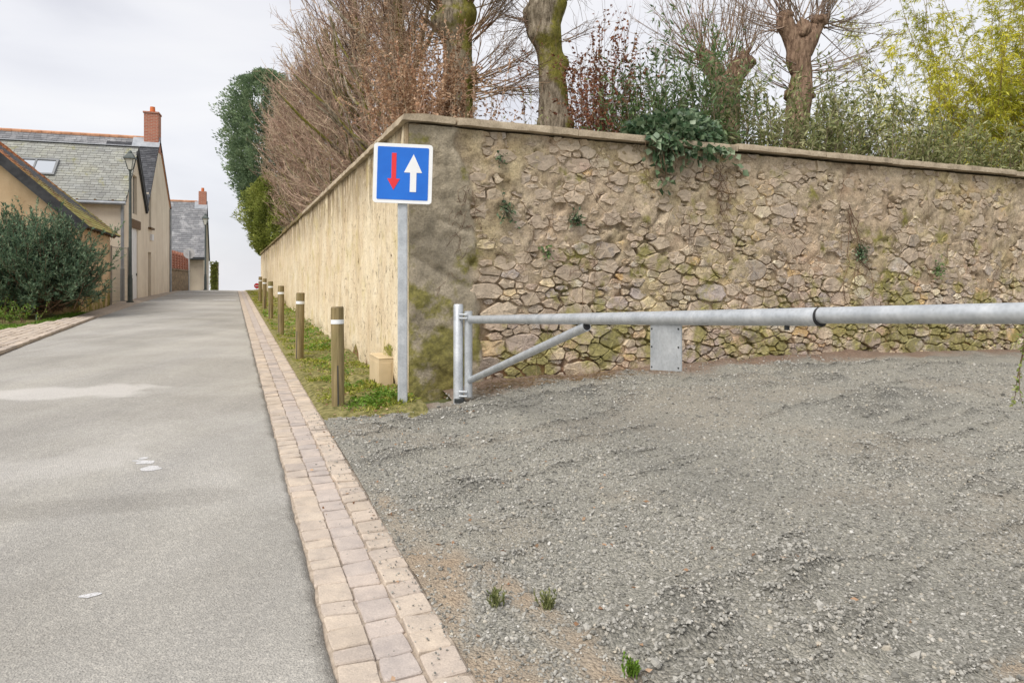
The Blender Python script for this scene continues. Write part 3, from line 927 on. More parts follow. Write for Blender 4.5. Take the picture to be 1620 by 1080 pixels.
sc3 = P[:, 3:4] * rng.uniform(.65, 1.35, (len(P), 3)) * np.array([1.15, 1.0, .75])
at.data.foreach_set('vector', sc3.astype(np.float32).ravel())
at = me.attributes.new('rot', 'FLOAT_VECTOR', 'POINT')
at.data.foreach_set('vector', (rng.uniform(-.6, .6, (len(P), 3)) * np.array([1, 1, 0]) + rng.uniform(0, 6.28, (len(P), 3)) * np.array([0, 0, 1])).astype(np.float32).ravel())
me.update()
chip_o = bpy.data.objects.new('gravel', me); link(chip_o)
tag(chip_o, 'loose grey stone chips scattered over the gravel yard', 'gravel', None, 'stuff')
ng = bpy.data.node_groups.new('chip_scatter', 'GeometryNodeTree')
ng.interface.new_socket('Geometry', in_out='INPUT', socket_type='NodeSocketGeometry')
ng.interface.new_socket('Geometry', in_out='OUTPUT', socket_type='NodeSocketGeometry')
gi = ng.nodes.new('NodeGroupInput'); go = ng.nodes.new('NodeGroupOutput')
jn = ng.nodes.new('GeometryNodeJoinGeometry')
for q in range(4):
    ico = ng.nodes.new('GeometryNodeMeshIcoSphere'); ico.inputs['Radius'].default_value = 1; ico.inputs['Subdivisions'].default_value = 1
    sp_ = ng.nodes.new('GeometryNodeSetPosition')
    nz_ = ng.nodes.new('ShaderNodeTexNoise'); nz_.noise_dimensions = '4D'; nz_.inputs['W'].default_value = q * 3.7; nz_.inputs['Scale'].default_value = 1.4
    sb = ng.nodes.new('ShaderNodeVectorMath'); sb.operation = 'SUBTRACT'; sb.inputs[1].default_value = (.5, .5, .5)
    ml = ng.nodes.new('ShaderNodeVectorMath'); ml.operation = 'SCALE'; ml.inputs['Scale'].default_value = 1.5
    ng.links.new(nz_.outputs['Color'], sb.inputs[0]); ng.links.new(sb.outputs[0], ml.inputs[0]); ng.links.new(ml.outputs[0], sp_.inputs['Offset'])
    ng.links.new(ico.outputs['Mesh'], sp_.inputs['Geometry'])
    stm = ng.nodes.new('GeometryNodeSetMaterial'); stm.inputs['Material'].default_value = M['chip']
    ng.links.new(sp_.outputs[0], stm.inputs['Geometry'])
    g2i = ng.nodes.new('GeometryNodeGeometryToInstance'); ng.links.new(stm.outputs[0], g2i.inputs[0])
    ng.links.new(g2i.outputs[0], jn.inputs[0])
iop = ng.nodes.new('GeometryNodeInstanceOnPoints'); iop.inputs['Pick Instance'].default_value = True
na = ng.nodes.new('GeometryNodeInputNamedAttribute'); na.data_type = 'FLOAT_VECTOR'; na.inputs['Name'].default_value = 'scl'
nr = ng.nodes.new('GeometryNodeInputNamedAttribute'); nr.data_type = 'FLOAT_VECTOR'; nr.inputs['Name'].default_value = 'rot'
ri = ng.nodes.new('FunctionNodeRandomValue'); ri.data_type = 'INT'
for s_ in ri.inputs:
    if s_.name == 'Min' and s_.type == 'INT': s_.default_value = 0
    if s_.name == 'Max' and s_.type == 'INT': s_.default_value = 3
e2r = ng.nodes.new('FunctionNodeEulerToRotation')
ng.links.new(gi.outputs[0], iop.inputs['Points'])
ng.links.new(jn.outputs[0], iop.inputs['Instance'])
ng.links.new([x for x in ri.outputs if x.type == 'INT'][0], iop.inputs['Instance Index'])
ng.links.new(na.outputs[0], iop.inputs['Scale'])
ng.links.new(nr.outputs[0], e2r.inputs[0]); ng.links.new(e2r.outputs[0], iop.inputs['Rotation'])
ng.links.new(iop.outputs[0], go.inputs[0])
md = chip_o.modifiers.new('scatter', 'NODES'); md.node_group = ng

# grassy verge between gutter and wall
sv_ = np.concatenate([np.arange(6.3, 14, .08), np.arange(14, 60, .5)])
tv_ = np.linspace(.805, 1.83, 16)
def h_verge(X, Y):
    s, t = ST(X, Y)
    return hs(s) + .02 + .05 * sst(1.2, 1.75, t) + .03 * fbm(X * 3, Y * 3, 0, 3, 23) * sst(.84, 1.0, t) - .1 * (1 - sst(6.45, 6.85, s)) - .03 * (1 - sst(.80, .86, t))
sheet('verge', sv_, tv_, h_verge, M['soil'], 'mossy earth verge between the gutter and the cream wall')

def blades(X, Y, Z, L, Wd, lean=.55):
    n_ = len(X)
    d = np.stack([rng.normal(0, lean, n_), rng.normal(0, lean, n_), np.ones(n_)], 1)
    return leaves_np(np.stack([X, Y, Z], 1), d, L, Wd, droop=.25)
def verge_grass():
    n_ = 44000
    s = 6.5 + 34 * rng.random(n_) ** 2.2; t = rng.uniform(.86, 1.78, n_)
    X, Y = XY(s, t)
    k = rng.random(n_) < .42 + .75 * fbm(X * 2.2, Y * 2.2, 0, 3, 28)
    k &= ~((s > 8.0) & (s < 8.6) & (t > 1.58))
    s, t, X, Y = s[k], t[k], X[k], Y[k]
    clump = np.clip(.6 + 1.2 * fbm(X * 3.1, Y * 3.1, 0, 2, 29), .3, 1.8)
    L = rng.uniform(.018, .055, len(X)) * clump * (1 + s / 30)
    return blades(X, Y, h_verge(X, Y), L, L * .16 + .003 + s * .0002, .8)
V, F, r_ = verge_grass()
o = np_mesh('grass', V, F, M['grass'], None, False, {'rnd': r_})
tag(o, 'short mossy grass on the verge along the cream wall', 'grass', None, 'stuff')

# leafy weeds on the verge
def weeds(spots, name, label, mat, cat='weed', stuff=True):
    ps, ds, Ls, Ws = [], [], [], []
    for (s0, t0, r0, n_, L0) in spots:
        s = s0 + rng.normal(0, r0, n_); t = np.clip(t0 + rng.normal(0, r0 * .8, n_), .9, 2.2)
        X, Y = XY(s, t)
        Z = h_verge(X, Y) + rng.uniform(0, .07, n_) * L0 / .05
        d = np.stack([rng.normal(0, 1, n_), rng.normal(0, 1, n_), rng.uniform(.1, 1.0, n_)], 1)
        ps.append(np.stack([X, Y, Z], 1)); ds.append(d)
        Ls.append(rng.uniform(.5, 1.1, n_) * L0); Ws.append(rng.uniform(.35, .6, n_) * L0)
    V, F, r_ = leaves_np(np.concatenate(ps), np.concatenate(ds), np.concatenate(Ls), np.concatenate(Ws), .3)
    o = np_mesh(name, V, F, mat, None, False, {'rnd': r_})
    return tag(o, label, cat, None, 'stuff' if stuff else None)
wsp = [(7.25, 1.25, .10, 170, .045), (7.35, 1.45, .12, 260, .05), (7.0, 1.35, .09, 160, .05), (7.15, 1.6, .07, 140, .045), (6.95, 1.12, .06, 60, .035), (8.1, 1.3, .12, 190, .04), (9.2, 1.35, .12, 90, .05),
       (10.6, 1.45, .2, 200, .05), (12.2, 1.5, .25, 260, .06), (13.4, 1.3, .2, 120, .06), (14.8, 1.45, .3, 170, .07), (17, 1.4, .4, 170, .08), (9.9, 1.15, .1, 60, .04), (21, 1.4, .6, 160, .09), (8.7, 1.1, .08, 60, .04)]
weeds(wsp, 'weeds', 'bright green broad-leaved weeds sprouting along the verge', M['weed'])

n_ = 420
s = np.concatenate([6.5 + 16 * rng.random(300) ** 1.8, rng.uniform(1.9, 7, 120)]); t = np.concatenate([rng.uniform(.86, 1.75, 300), rng.uniform(.5, 2.6, 120)])
X, Y = XY(s, t)
Zl = np.where(s > 6.6, h_verge(X, Y) + .015, np.where(t > .84, h_yard(X, Y) + .012, h_base(X, Y) + .012))
V, F, r_ = leaves_np(np.stack([X, Y, Zl], 1), np.stack([rng.normal(0, 1, n_), rng.normal(0, 1, n_), rng.normal(.05, .12, n_)], 1), rng.uniform(.015, .045, n_), rng.uniform(.008, .024, n_), .0, .15)
o = np_mesh('fallen_leaves', V, F, M['beech'], None, False, {'rnd': r_}); tag(o, 'small dry leaves fallen on the verge and along the setts', 'leaves', None, 'stuff')

# ------------------------------------------------------------------ the garden walls
TOP = 3.17
wall_s = root('stone_wall', (*XY(WS, WT), 0), A, 'high rubble stone garden wall with a concrete coping behind the gravel yard', 'wall')
wall_r = root('rendered_wall', (*XY(WS, WT), 0), A, 'long cream rendered garden wall streaked with stains, climbing along the verge', 'wall')

# rendered wall: face as relief, core behind it.  local x = t-WT, local y = s-WS
Lw = 39.5
yy = np.concatenate([np.arange(0, 4, .03), np.arange(4, 12, .07), np.arange(12, Lw + .1, .3)])
zz = np.linspace(-.25, TOP, 110)
YG, ZG = np.meshgrid(yy, zz, indexing='ij')
rel = .016 * fbm(YG * 1.4, ZG * .8, 0, 4, 101) + .010 * fbm(YG * 7, ZG * 2.2, 0, 3, 103)
gz_ = hs(YG + WS)
rel += -.035 * (1 - sst(.02, .20, ZG - gz_ + .12 * fbm(YG * 3, ZG * 0, 0, 2, 104)))   # worn foot
XG = -.018 - rel
fade = sst(0, .10, YG)
XG = XG * fade + (-.004) * (1 - fade)
np_mesh('render_coat', np.stack([XG, YG, ZG], -1), grid_faces(len(yy), len(zz))[:, ::-1], M['render'], wall_r, True)
MB().box(.012, .42, .01, Lw, -.3, TOP - .004).build('core', M['mortar'], wall_r)
MB().box(-.02, .012, Lw - .02, Lw, -.3, TOP).build('end_return', M['render'], wall_r)
# coping of the rendered wall: stones for the first stretch, mossy capping further up
def rough_slab(name, x0, x1, y0, y1, z0, z1, mat, parent, seed, amp=.008, nu=9, nv=4, tilt=0.0):
    r = random.Random(seed)
    mb = MB(); nu = max(3, nu)
    ring = [(x0, z0), (x0, (z0 + z1) / 2), (x0 + .008, z1 - .006), (x0 * .6 + x1 * .4, z1 + .004), (x1 - .008, z1), (x1, (z0 + z1) / 2), (x1, z0), ((x0 + x1) / 2, z0)]
    m = len(ring); vs = []; fs = []
    for i in range(nu):
        u = i / (nu - 1)
        y = y0 + (y1 - y0) * u
        for (x, z) in ring:
            sh = .003 if i in (0, nu - 1) else 0
            vs.append((x + r.uniform(-amp, amp) * .7, y + (r.uniform(-.004, .004) if i in (0, nu - 1) else 0), z + r.uniform(-amp, amp) * .6 - sh + tilt * (u - .5)))
    for i in range(nu - 1):
        for k in range(m):
            fs.append((i * m + k, i * m + (k + 1) % m, (i + 1) * m + (k + 1) % m, (i + 1) * m + k))
    fs += [tuple(range(m))[::-1], tuple((nu - 1) * m + k for k in range(m))]
    mb.add(vs, fs)
    return mb.build(name, mat, parent, 'auto')
y = -.10
rc = random.Random(3)
k = 0
while y < 11.0:
    L_ = rc.uniform(.95, 1.5)
    rough_slab('coping_stone', -.085, .50, y + .006, min(y + L_, 11.2) - .006, TOP + rc.uniform(-.002, .004) + .006, TOP + .085 + rc.uniform(-.008, .008), M['coping'], wall_r, 100 + k, .009, 9)
    y += L_; k += 1
y0_ = y
while y < Lw:
    L_ = rc.uniform(2.0, 3.2)
    rough_slab('coping_stone', -.07, .50, y + .01, min(y + L_, Lw + .05) - .01, TOP + .006, TOP + .09 + rc.uniform(-.03, .03), M['coping_moss'], wall_r, 200 + k, .03, 14)
    y += L_; k += 1

# stone wall: local x from .0 (corner) to XE, face toward -y
XE = 14.6
xx = np.arange(.0, XE + .01, .026)
zz = np.arange(-.1, TOP + .001, .026)
XG, ZG = np.meshgrid(xx, zz, indexing='ij')
edge = .82 + .10 * fbm(ZG * 1.3, ZG * 0 + 4, 0, 3, 111) + .06 * np.sin(ZG * 1.7) - .22 * sst(2.55, 3.0, ZG)
cemw = 1 - sst(-.05, .05, XG - edge + .05 * fbm(XG * 6, ZG * 6, 0, 3, 113))
lowj = 1 - sst(1.0, 2.3, ZG + .5 * fbm(XG * .5, ZG * .5, 0, 2, 115))          # joints deeper low down
relm = -.007 - .021 * lowj + .016 * fbm(XG * 2.2, ZG * 2.2, 0, 4, 117) + .016 * fbm(XG * 8, ZG * 8, 0, 3, 119)
relm = relm - .05 * sst(.42, .62, fbm(XG * 5.5, ZG * 6.5, 0, 3, 120))
relc = .040 + .010 * fbm(XG * 2, ZG * 2, 0, 3, 121) + .012 * fbm(XG * 11, ZG * 11, 0, 3, 123) - .02 * sst(.35, .45, fbm(XG * 1.6 + ZG * 1.1, ZG * 1.6, 0, 3, 125))
ledge = .035 * np.exp(-(((ZG - (1.75 - XG * .55)) / .03) ** 2)) * (XG < .75) + .03 * np.exp(-(((ZG - (2.25 - XG * .35)) / .025) ** 2)) * (XG > .3) * (XG < .7)
rel = relm * (1 - cemw) + (relc - ledge * .8) * cemw
# long cracks
def crack(pts, wd=.02, dp=.05):
    global rel
    for (a, b) in zip(pts[:-1], pts[1:]):
        ax, az = a; bx, bz = b
        u = np.clip(((XG - ax) * (bx - ax) + (ZG - az) * (bz - az)) / ((bx - ax) ** 2 + (bz - az) ** 2), 0, 1)
        d = np.hypot(XG - (ax + u * (bx - ax)), ZG - (az + u * (bz - az))) + .01 * fbm(XG * 11, ZG * 11, 0, 2, 130)
        rel = rel - dp * np.exp(-(np.maximum(d, 0) / wd) ** 2)
crack([(1.12, 3.14), (1.16, 2.98), (1.06, 2.84)]); crack([(3.35, 2.5), (3.25, 2.3), (3.15, 2.15)]); crack([(1.4, 2.75), (1.36, 2.6)]); crack([(2.75, 2.1), (2.6, 1.75), (2.5, 1.6)])
rel = np.where(XG < .03, np.minimum(rel, .03), rel)
YG = -rel
np_mesh('mortar_face', np.stack([XG, YG, ZG], -1), grid_faces(len(xx), len(zz)), M['mortar'], wall_s, True, {'cement': cemw})
MB().box(.43, XE, .09, .45, -.3, TOP - .003).build('core', M['mortar'], wall_s)
np_mesh('cement_edge', np.array([[.002, -float(rel[0, j]), z] for j, z in enumerate(zz)] + [[.002, .03, z] for z in zz]), np.stack([np.arange(len(zz) - 1), np.arange(len(zz) - 1) + len(zz), np.arange(1, len(zz)) + len(zz), np.arange(1, len(zz))], -1), M['mortar'], wall_s, False, {'cement': np.ones(len(zz) * 2)})

# rubble stones: a power diagram over seeds of many sizes
def stones():
    AN = 1.75
    C, R = [], []
    lim = [(.235, 16), (.18, 110), (.135, 700), (.10, 2600), (.07, 7000), (.048, 6000)]
    Ca = np.zeros((0, 2)); Ra = np.zeros(0)
    for r0, tries in lim:
        for _ in range(tries):
            x = rng.uniform(.5, XE - .1); z = rng.uniform(.0, TOP - .03)
            r_ = r0 * rng.uniform(.8, 1.15)
            if x < .85 + .1 * math.sin(z * 2): continue
            p = np.array([x, z * AN])
            if len(Ca):
                d = np.hypot(Ca[:, 0] - p[0], Ca[:, 1] - p[1])
                if (d < (Ra + r_) * .86).any(): continue
            Ca = np.vstack([Ca, p]); Ra = np.append(Ra, r_)
    out_ = []
    for i in range(len(Ca)):
        c = Ca[i]; r_ = Ra[i]
        d = np.hypot(Ca[:, 0] - c[0], Ca[:, 1] - c[1])
        idx = [j for j in np.argsort(d)[1:24] if d[j] < r_ * 2 + .8]
        B = r_ * 1.75
        poly = [(c[0] + B * math.cos(a), c[1] + B * math.sin(a)) for a in np.linspace(0, 2 * math.pi, 9)[:-1] + rng.uniform(0, .7)]
        for j in idx:
            q = Ca[j]; nx, nz_ = q[0] - c[0], q[1] - c[1]; dd = math.hypot(nx, nz_)
            nx /= dd; nz_ /= dd
            m_ = (dd * dd + r_ * r_ - Ra[j] ** 2) / (2 * dd)
            new = []
            for a, b in zip(poly, poly[1:] + poly[:1]):
                da = (a[0] - c[0]) * nx + (a[1] - c[1]) * nz_ - m_
                db = (b[0] - c[0]) * nx + (b[1] - c[1]) * nz_ - m_
                if da <= 0: new.append(a)
                if da * db < 0:
                    u = da / (da - db); new.append((a[0] + (b[0] - a[0]) * u, a[1] + (b[1] - a[1]) * u))
            poly = new
            if len(poly) < 3: break
        for (nx, nz_, m_) in ((0, 1, (TOP - .012) * AN), (0, -1, .02 * AN)):
            new = []
            for a, b in zip(poly, poly[1:] + poly[:1]):
                da = a[0] * nx + a[1] * nz_ - m_; db = b[0] * nx + b[1] * nz_ - m_
                if da <= 0: new.append(a)
                if da * db < 0:
                    u = da / (da - db); new.append((a[0] + (b[0] - a[0]) * u, a[1] + (b[1] - a[1]) * u))
            poly = new
            if len(poly) < 3: break
        if len(poly) < 3: continue
        P = [(x, z / AN) for x, z in poly]
        cx = sum(p[0] for p in P) / len(P); cz = sum(p[1] for p in P) / len(P)
        out_.append((cx, cz, P, r_))
    return out_

def stone_geo(cx, cz, P, seed):
    r = random.Random(seed)
    gap = r.uniform(.002, .009) if r.random() < .6 else r.uniform(.012, .030)
    Q = []
    for (x, z) in P:
        d = math.hypot(x - cx, z - cz) + 1e-6
        k = max(.3, (d - gap) / d)
        Q.append((cx + (x - cx) * k, cz + (z - cz) * k))
    # cut the corners
    R_ = []
    for a, b in zip(Q, Q[1:] + Q[:1]):
        L_ = math.hypot(b[0] - a[0], b[1] - a[1])
        if L_ < .012: R_.append(a); continue
        c1 = r.uniform(.03, .12); c2 = 1 - r.uniform(.03, .12)
        R_ += [(a[0] + (b[0] - a[0]) * c1, a[1] + (b[1] - a[1]) * c1), (a[0] + (b[0] - a[0]) * c2, a[1] + (b[1] - a[1]) * c2)]
        if L_ > .09:
            j = r.uniform(-.016, .010)
            nx, nz_ = (b[1] - a[1]) / L_, -(b[0] - a[0]) / L_
            R_.insert(-1, ((a[0] + b[0]) / 2 + nx * j, (a[1] + b[1]) / 2 + nz_ * j))
    R_ = [(x + r.uniform(-.006, .006), z + r.uniform(-.006, .006)) for x, z in R_]
    n_ = len(R_)
    if n_ < 4: return None
    low = 1 - min(1, max(0, (cz - .9) / 1.4))
    if r.random() < .14 * (1 - low): return None
    p = r.uniform(-.014, .012) + .012 * low - .008 * min(1, max(0, (cx - 4.5) / 3)) * min(1, max(0, (cz - 1.2) / .8)) - .004 * (1 - low) + (.014 if r.random() < .12 else 0)
    tx, tz = r.uniform(-.10, .10), r.uniform(-.12, .12)
    def yf(x, z, extra): return -(p + tx * (x - cx) + tz * (z - cz) + extra)
    vs = []
    for (x, z) in R_: vs.append((x, .05, z))
    for (x, z) in R_: vs.append((x, yf(x, z, -.011 + r.uniform(-.004, .004)), z))
    for (x, z) in R_:
        x2, z2 = cx + (x - cx) * .93, cz + (z - cz) * .93
        vs.append((x2, yf(x2, z2, r.uniform(-.005, .004)), z2))
    for (x, z) in R_:
        x2, z2 = cx + (x - cx) * .5, cz + (z - cz) * .5
        vs.append((x2, yf(x2, z2, r.uniform(-.008, .006)), z2))
    vs.append((cx + r.uniform(-.02, .02), yf(cx, cz, r.uniform(-.006, .004)), cz + r.uniform(-.015, .015)))
    fs = []
    for k in range(n_):
        k2 = (k + 1) % n_
        for a in range(3):
            fs.append((a * n_ + k, a * n_ + k2, (a + 1) * n_ + k2, (a + 1) * n_ + k))
        fs.append((3 * n_ + k, 3 * n_ + k2, 4 * n_))
    return vs, fs
ST_ = stones()
def apparent(s):
    cx, cz, P_, r_ = s
    X, Y = XY(WS, WT + cx)
    px = X / Y
    a = 0
    for (x1, z1), (x2, z2) in zip(P_, P_[1:] + P_[:1]): a += x1 * z2 - x2 * z1
    a = abs(a) / 2 / Y ** 2
    return a if px < .765 else a * .01
ST_.sort(key=apparent, reverse=True)
restV, restF, restR = [], [], []
cnt = 0
for i, (cx, cz, P_, r_) in enumerate(ST_):
    g = stone_geo(cx, cz, P_, i)
    if g is None: continue
    vs, fs = g
    rv = random.Random(i * 7 + 1).random()
    if cnt < 300:
        o_ = (cx, 0.0, cz)
        me = bpy.data.meshes.new('stone')
        me.from_pydata([(x - cx, y, z - cz) for x, y, z in vs], [], fs); me.update()
        at = me.attributes.new('rnd', 'FLOAT', 'POINT'); at.data.foreach_set('value', [rv] * len(vs))
        me.polygons.foreach_set('use_smooth', [True] * len(me.polygons))
        me.set_sharp_from_angle(angle=rad(20))
        me.materials.append(M['stone'])
        o = bpy.data.objects.new('stone', me); o.parent = wall_s; o.location = o_; link(o)
        cnt += 1
    else:
        b0 = len(restV); restV += vs; restF += [tuple(q + b0 for q in f) for f in fs]; restR += [rv] * len(vs)
me = bpy.data.meshes.new('small_stones'); me.from_pydata(restV, [], restF); me.update()
at = me.attributes.new('rnd', 'FLOAT', 'POINT'); at.data.foreach_set('value', restR)
me.polygons.foreach_set('use_smooth', [True] * len(me.polygons)); me.set_sharp_from_angle(angle=rad(20))
o = finish('small_stones', me, M['stone'], wall_s); o['kind'] = 'stuff'

def slab_x(name, x0, x1, y0, y1, z0, z1, mat, parent, seed, amp, nu):
    o = rough_slab(name, y0, y1, x0, x1, z0, z1, mat, None, seed, amp, nu)
    o.rotation_euler = (0, 0, -math.pi / 2)
    # swap so that its length runs along local x
    me = o.data
    co = np.zeros(len(me.vertices) * 3); me.vertices.foreach_get('co', co); co = co.reshape(-1, 3)
    co = np.stack([co[:, 1], co[:, 0], co[:, 2]], 1); me.vertices.foreach_set('co', co.ravel())
    me.flip_normals(); me.update()
    o.rotation_euler = (0, 0, 0); o.parent = parent
    return o
x = .52; k = 0
for L_ in (1.5, 1.35, 1.02, 1.55, 1.3, 1.25, 1.6, 1.2, 1.5, 1.4, 1.3):
    dzz = (.0, -.004, -.012, .016, .012, .006, .012, .0, .006, .01, .0)[k]
    slab_x('coping_stone', x + .004, x + L_ - .004, -.095, .50, TOP + .006 + dzz, TOP + .088 + dzz + rc.uniform(-.003, .004), M['coping'], wall_s, 300 + k, .006, 13)
    x += L_; k += 1

# dead creeper stems on the wall face, straw at its foot
def on_wall(x, z, off=.02):
    s, t = WS - off, WT + x
    X, Y = XY(s, t); return X, Y, z
def px_wall(px):                       # local x on the stone wall seen in column px
    dx = (px - 810) / 1080.0
    s = WS
    Y = s / (CA - SA * dx); X = dx * Y
    return ST(X, Y)[1] - WT
def py_wall(px, py):
    dx = (px - 810) / 1080.0
    Y = WS / (CA - SA * dx)
    return pz(py, Y)
def vine(px0, py0, px1, py1, n_, spread, label, r0=.006):
    x0, z0 = px_wall(px0), py_wall(px0, py0); x1, z1 = px_wall(px1), py_wall(px1, py1)
    Ps = []
    for i in range(n_):
        K = 14
        u = np.linspace(0, 1, K)
        xs = x0 + (x1 - x0) * u + np.cumsum(rng.normal(0, spread / K * 1.6, K)); zs_ = z0 + (z1 - z0) * u * rng.uniform(.35, 1.05) + np.cumsum(rng.normal(0, .035, K))
        of = .025 + .012 * np.abs(rng.normal(0, 1, K))
        Ps.append(np.stack([*XY(WS - of, WT + xs), np.clip(zs_, .2, 3.2)], -1))
    P = np.stack(Ps)
    R = np.broadcast_to(np.linspace(r0, r0 * .3, 14)[None], P.shape[:2]) * rng.uniform(.5, 1.2, (len(P), 1))
    Q0, D0, _ = branch_from(P, n_ * 10, .05, .98, .9)
    P2, R2 = grow(Q0, D0 * np.array([1, .15, 1]), rng.uniform(.06, .25, n_ * 10), 5, -.2, .25, .003, .001)
    sP, tP = ST(P2[..., 0], P2[..., 1])
    sP = np.clip(sP, WS - .07, WS - .02)
    X2, Y2 = XY(sP, tP); P2 = np.stack([X2, Y2, P2[..., 2]], -1)
    V, F = merge([tubes_np(P, R, 4), tubes_np(P2, R2, 3)])
    org = np.array(on_wall(x1, z1))
    o = np_mesh('dead_creeper', V, F, M['vine'], None, False, None, org); o.location = org
    return tag(o, label, 'creeper', 'dead creeper stems on the stone wall')
vine(1137, 262, 1152, 400, 7, .55, 'dead brown creeper threads hanging under the coping joint of the stone wall', .0045)
vine(1340, 330, 1375, 510, 6, .45, 'dead creeper stems with a dark tuft, middle of the stone wall above the barrier sleeve', .007)
vine(735, 300, 722, 560, 5, .5, 'dry creeper threads climbing the cement band by the wall corner', .003)

def web():
    n_ = 95
    x0 = rng.uniform(.9, 11.5, n_); z0 = rng.uniform(.9, TOP - .05, n_)
    K = 16
    L_ = rng.uniform(.25, 1.2, n_)
    ang = rng.normal(-math.pi / 2, .45, n_)[:, None] + np.cumsum(rng.normal(0, .22, (n_, K)), 1)
    xs = x0[:, None] + np.cumsum(np.cos(ang) * (L_ / K)[:, None], 1); zs_ = z0[:, None] + np.cumsum(np.sin(ang) * (L_ / K)[:, None], 1)
    of = .028 + .012 * np.abs(rng.normal(0, 1, (n_, K)))
    X, Y = XY(WS - of, WT + xs)
    P = np.stack([X, Y, np.clip(zs_, .35, TOP)], -1)
    R_ = np.linspace(1, .4, K)[None] * rng.uniform(.0015, .004, n_)[:, None]
    q, d, _ = branch_from(P, 420, .05, .98, .9)
    P2, R2 = grow(q, d * np.array([1, .12, 1]), rng.uniform(.04, .22, 420), 6, -.2, .25, .0018, .0009)
    sP, tP = ST(P2[..., 0], P2[..., 1]); X2, Y2 = XY(np.clip(sP, WS - .06, WS - .02), tP)
    P2 = np.stack([X2, Y2, P2[..., 2]], -1)
    return merge([tubes_np(P, R_, 3), tubes_np(P2, R2, 3)])
V, F = web()
o = np_mesh('dead_creeper', V, F, M['vine'])
tag(o, 'web of thin dead creeper threads all over the stone wall', 'creeper', None, 'stuff')

def straw():
    n_ = 420
    t = WT + .7 + np.abs(rng.normal(0, 1.3, n_)); s = rng.uniform(6.85, 7.2, n_)
    X, Y = XY(s, t)
    d = np.stack([rng.normal(0, 1, n_), rng.normal(0, 1, n_), rng.uniform(-.1, .5, n_)], 1)
    P, R = grow(np.stack([X, Y, h_yard(X, Y) + .01], 1), d, rng.uniform(.05, .22, n_), 5, -.5, .2, .0028, .001)
    return tubes_np(P, R, 3)
V, F = straw()
o = np_mesh('straw', V, F, M['deadgrass'], None, False, {'rnd': np.repeat(rng.random(len(V) // 3), 3)[:len(V)]})
tag(o, 'dry stalks and roots littering the foot of the stone wall', 'straw', None, 'stuff')

# ------------------------------------------------------------------ sign, barrier, bollards, cabinet
sgx, sgy = pxY(637, 7.0), 7.0
sgz = hb(sgx, sgy)
SC = 7.0 / 1080
sign = root('road_sign', (sgx, sgy, sgz), rad(6), 'square blue priority sign with red and white arrows on a grey post', 'sign')
hh_ = pz(322, 7.0) - sgz
MB().box(-.05, .05, -.021, .021, -.2, hh_ + .50).build('post', M['galv'], sign, False, .012, 3)
Rm = Matrix.Translation((.005, -.055, pz(276, 7.0) - sgz)) @ Matrix.Rotation(rad(1.6), 4, 'Y')
def rrect(w_, h_, r_, n_=6):
    p = []
    for cx, cz, a0 in ((w_ / 2 - r_, h_ / 2 - r_, 0), (-w_ / 2 + r_, h_ / 2 - r_, 90), (-w_ / 2 + r_, -h_ / 2 + r_, 180), (w_ / 2 - r_, -h_ / 2 + r_, 270)):
        for k in range(n_):
            a = rad(a0 + 90 * k / (n_ - 1)); p.append((cx + r_ * math.cos(a), cz + r_ * math.sin(a)))
    return p
def plate(pts, y0, y1, mtx):
    mb = MB(); mb.prism([mtx @ Vector((x, y0, z)) for x, z in pts], (mtx.to_3x3() @ Vector((0, y1 - y0, 0))))
    return mb
def sp_px(x, z):                      # photo pixels on the panel -> panel metres
    return ((x - 637.5) * SC, (276 - z) * SC)
panel = plate(rrect(.594, .606, .035), .0, .03, Rm).build('panel', M['sign_white'], sign, 'auto')
plate(rrect(.515, .535, .012), -.003, .0015, Rm).build('blue_field', M['sign_blue'], sign)
def arrow(pts, name, mat):
    plate([(x * .97, z) for x, z in pts], -.006, -.0025, Rm).build(name, mat, sign)
# red arrow down
arrow([(-.118, .205), (-.070, .205), (-.070, -.055), (-.028, -.055), (-.094, -.170), (-.160, -.055), (-.118, -.055)], 'red_arrow', M['sign_red'])
arrow([(.108, .200), (.200, .012), (.142, .012), (.142, -.185), (.076, -.185), (.076, .012), (.012, .012)], 'white_arrow', M['sign_white'])
for zz_ in (.14, -.14):
    mb = MB(); mb.box(-.08, .08, -.026, .03, pz(276, 7.0) - sgz + zz_ - .02, pz(276, 7.0) - sgz + zz_ + .02)
    mb.build('clamp', M['galv'], sign)

# swing barrier
bx, by = pxY(727, 7.1), 7.1
bz = float(h_yard(bx, by)) - .02
Pl = Vector((pxY(742, 7.1), 7.1, pz(505.5, 7.1)))
Pm = Vector((pxY(1298, 2.96), 2.96, pz(501, 2.96)))
dirp = (Pm - Pl).normalized()
Pe = Pl + dirp * 6.6
bar = root('swing_barrier', (bx, by, bz), 0, 'galvanised tubular swing barrier with diagonal brace closing the gravel yard', 'barrier')
L = lambda p: Vector(p) - Vector((bx, by, bz))
ph = pz(481, 7.1) - bz
mb = MB(); mb.tube([(-.012, 0, -.3), (-.012, 0, ph - .012), (-.012, 0, ph)], [.052, .052, .044], 20)
mb.build('fixed_post', M['galv'], bar, 'auto')
hx = Pl.x - bx - .005
mb = MB(); mb.tube([(hx, -.015, pz(627, 7.1) - bz), (hx, -.015, pz(492, 7.1) - bz)], .042, 18)
mb.build('hinge_tube', M['galv'], bar, 'auto')
for zp in (497, 503, 618, 625):
    mb = MB(); mb.tube([(-.0, -.062, pz(zp, 7.1) - bz), (hx - .01, -.075, pz(zp, 7.1) - bz)], .011, 8)
    mb.build('hinge_bolt', M['galv'], bar, 'auto')
mb = MB(); mb.box(-.05, .05, -.06, .03, pz(636, 7.1) - bz, pz(629, 7.1) - bz); mb.build('hinge_foot', M['dark_metal'], bar, False, .006)
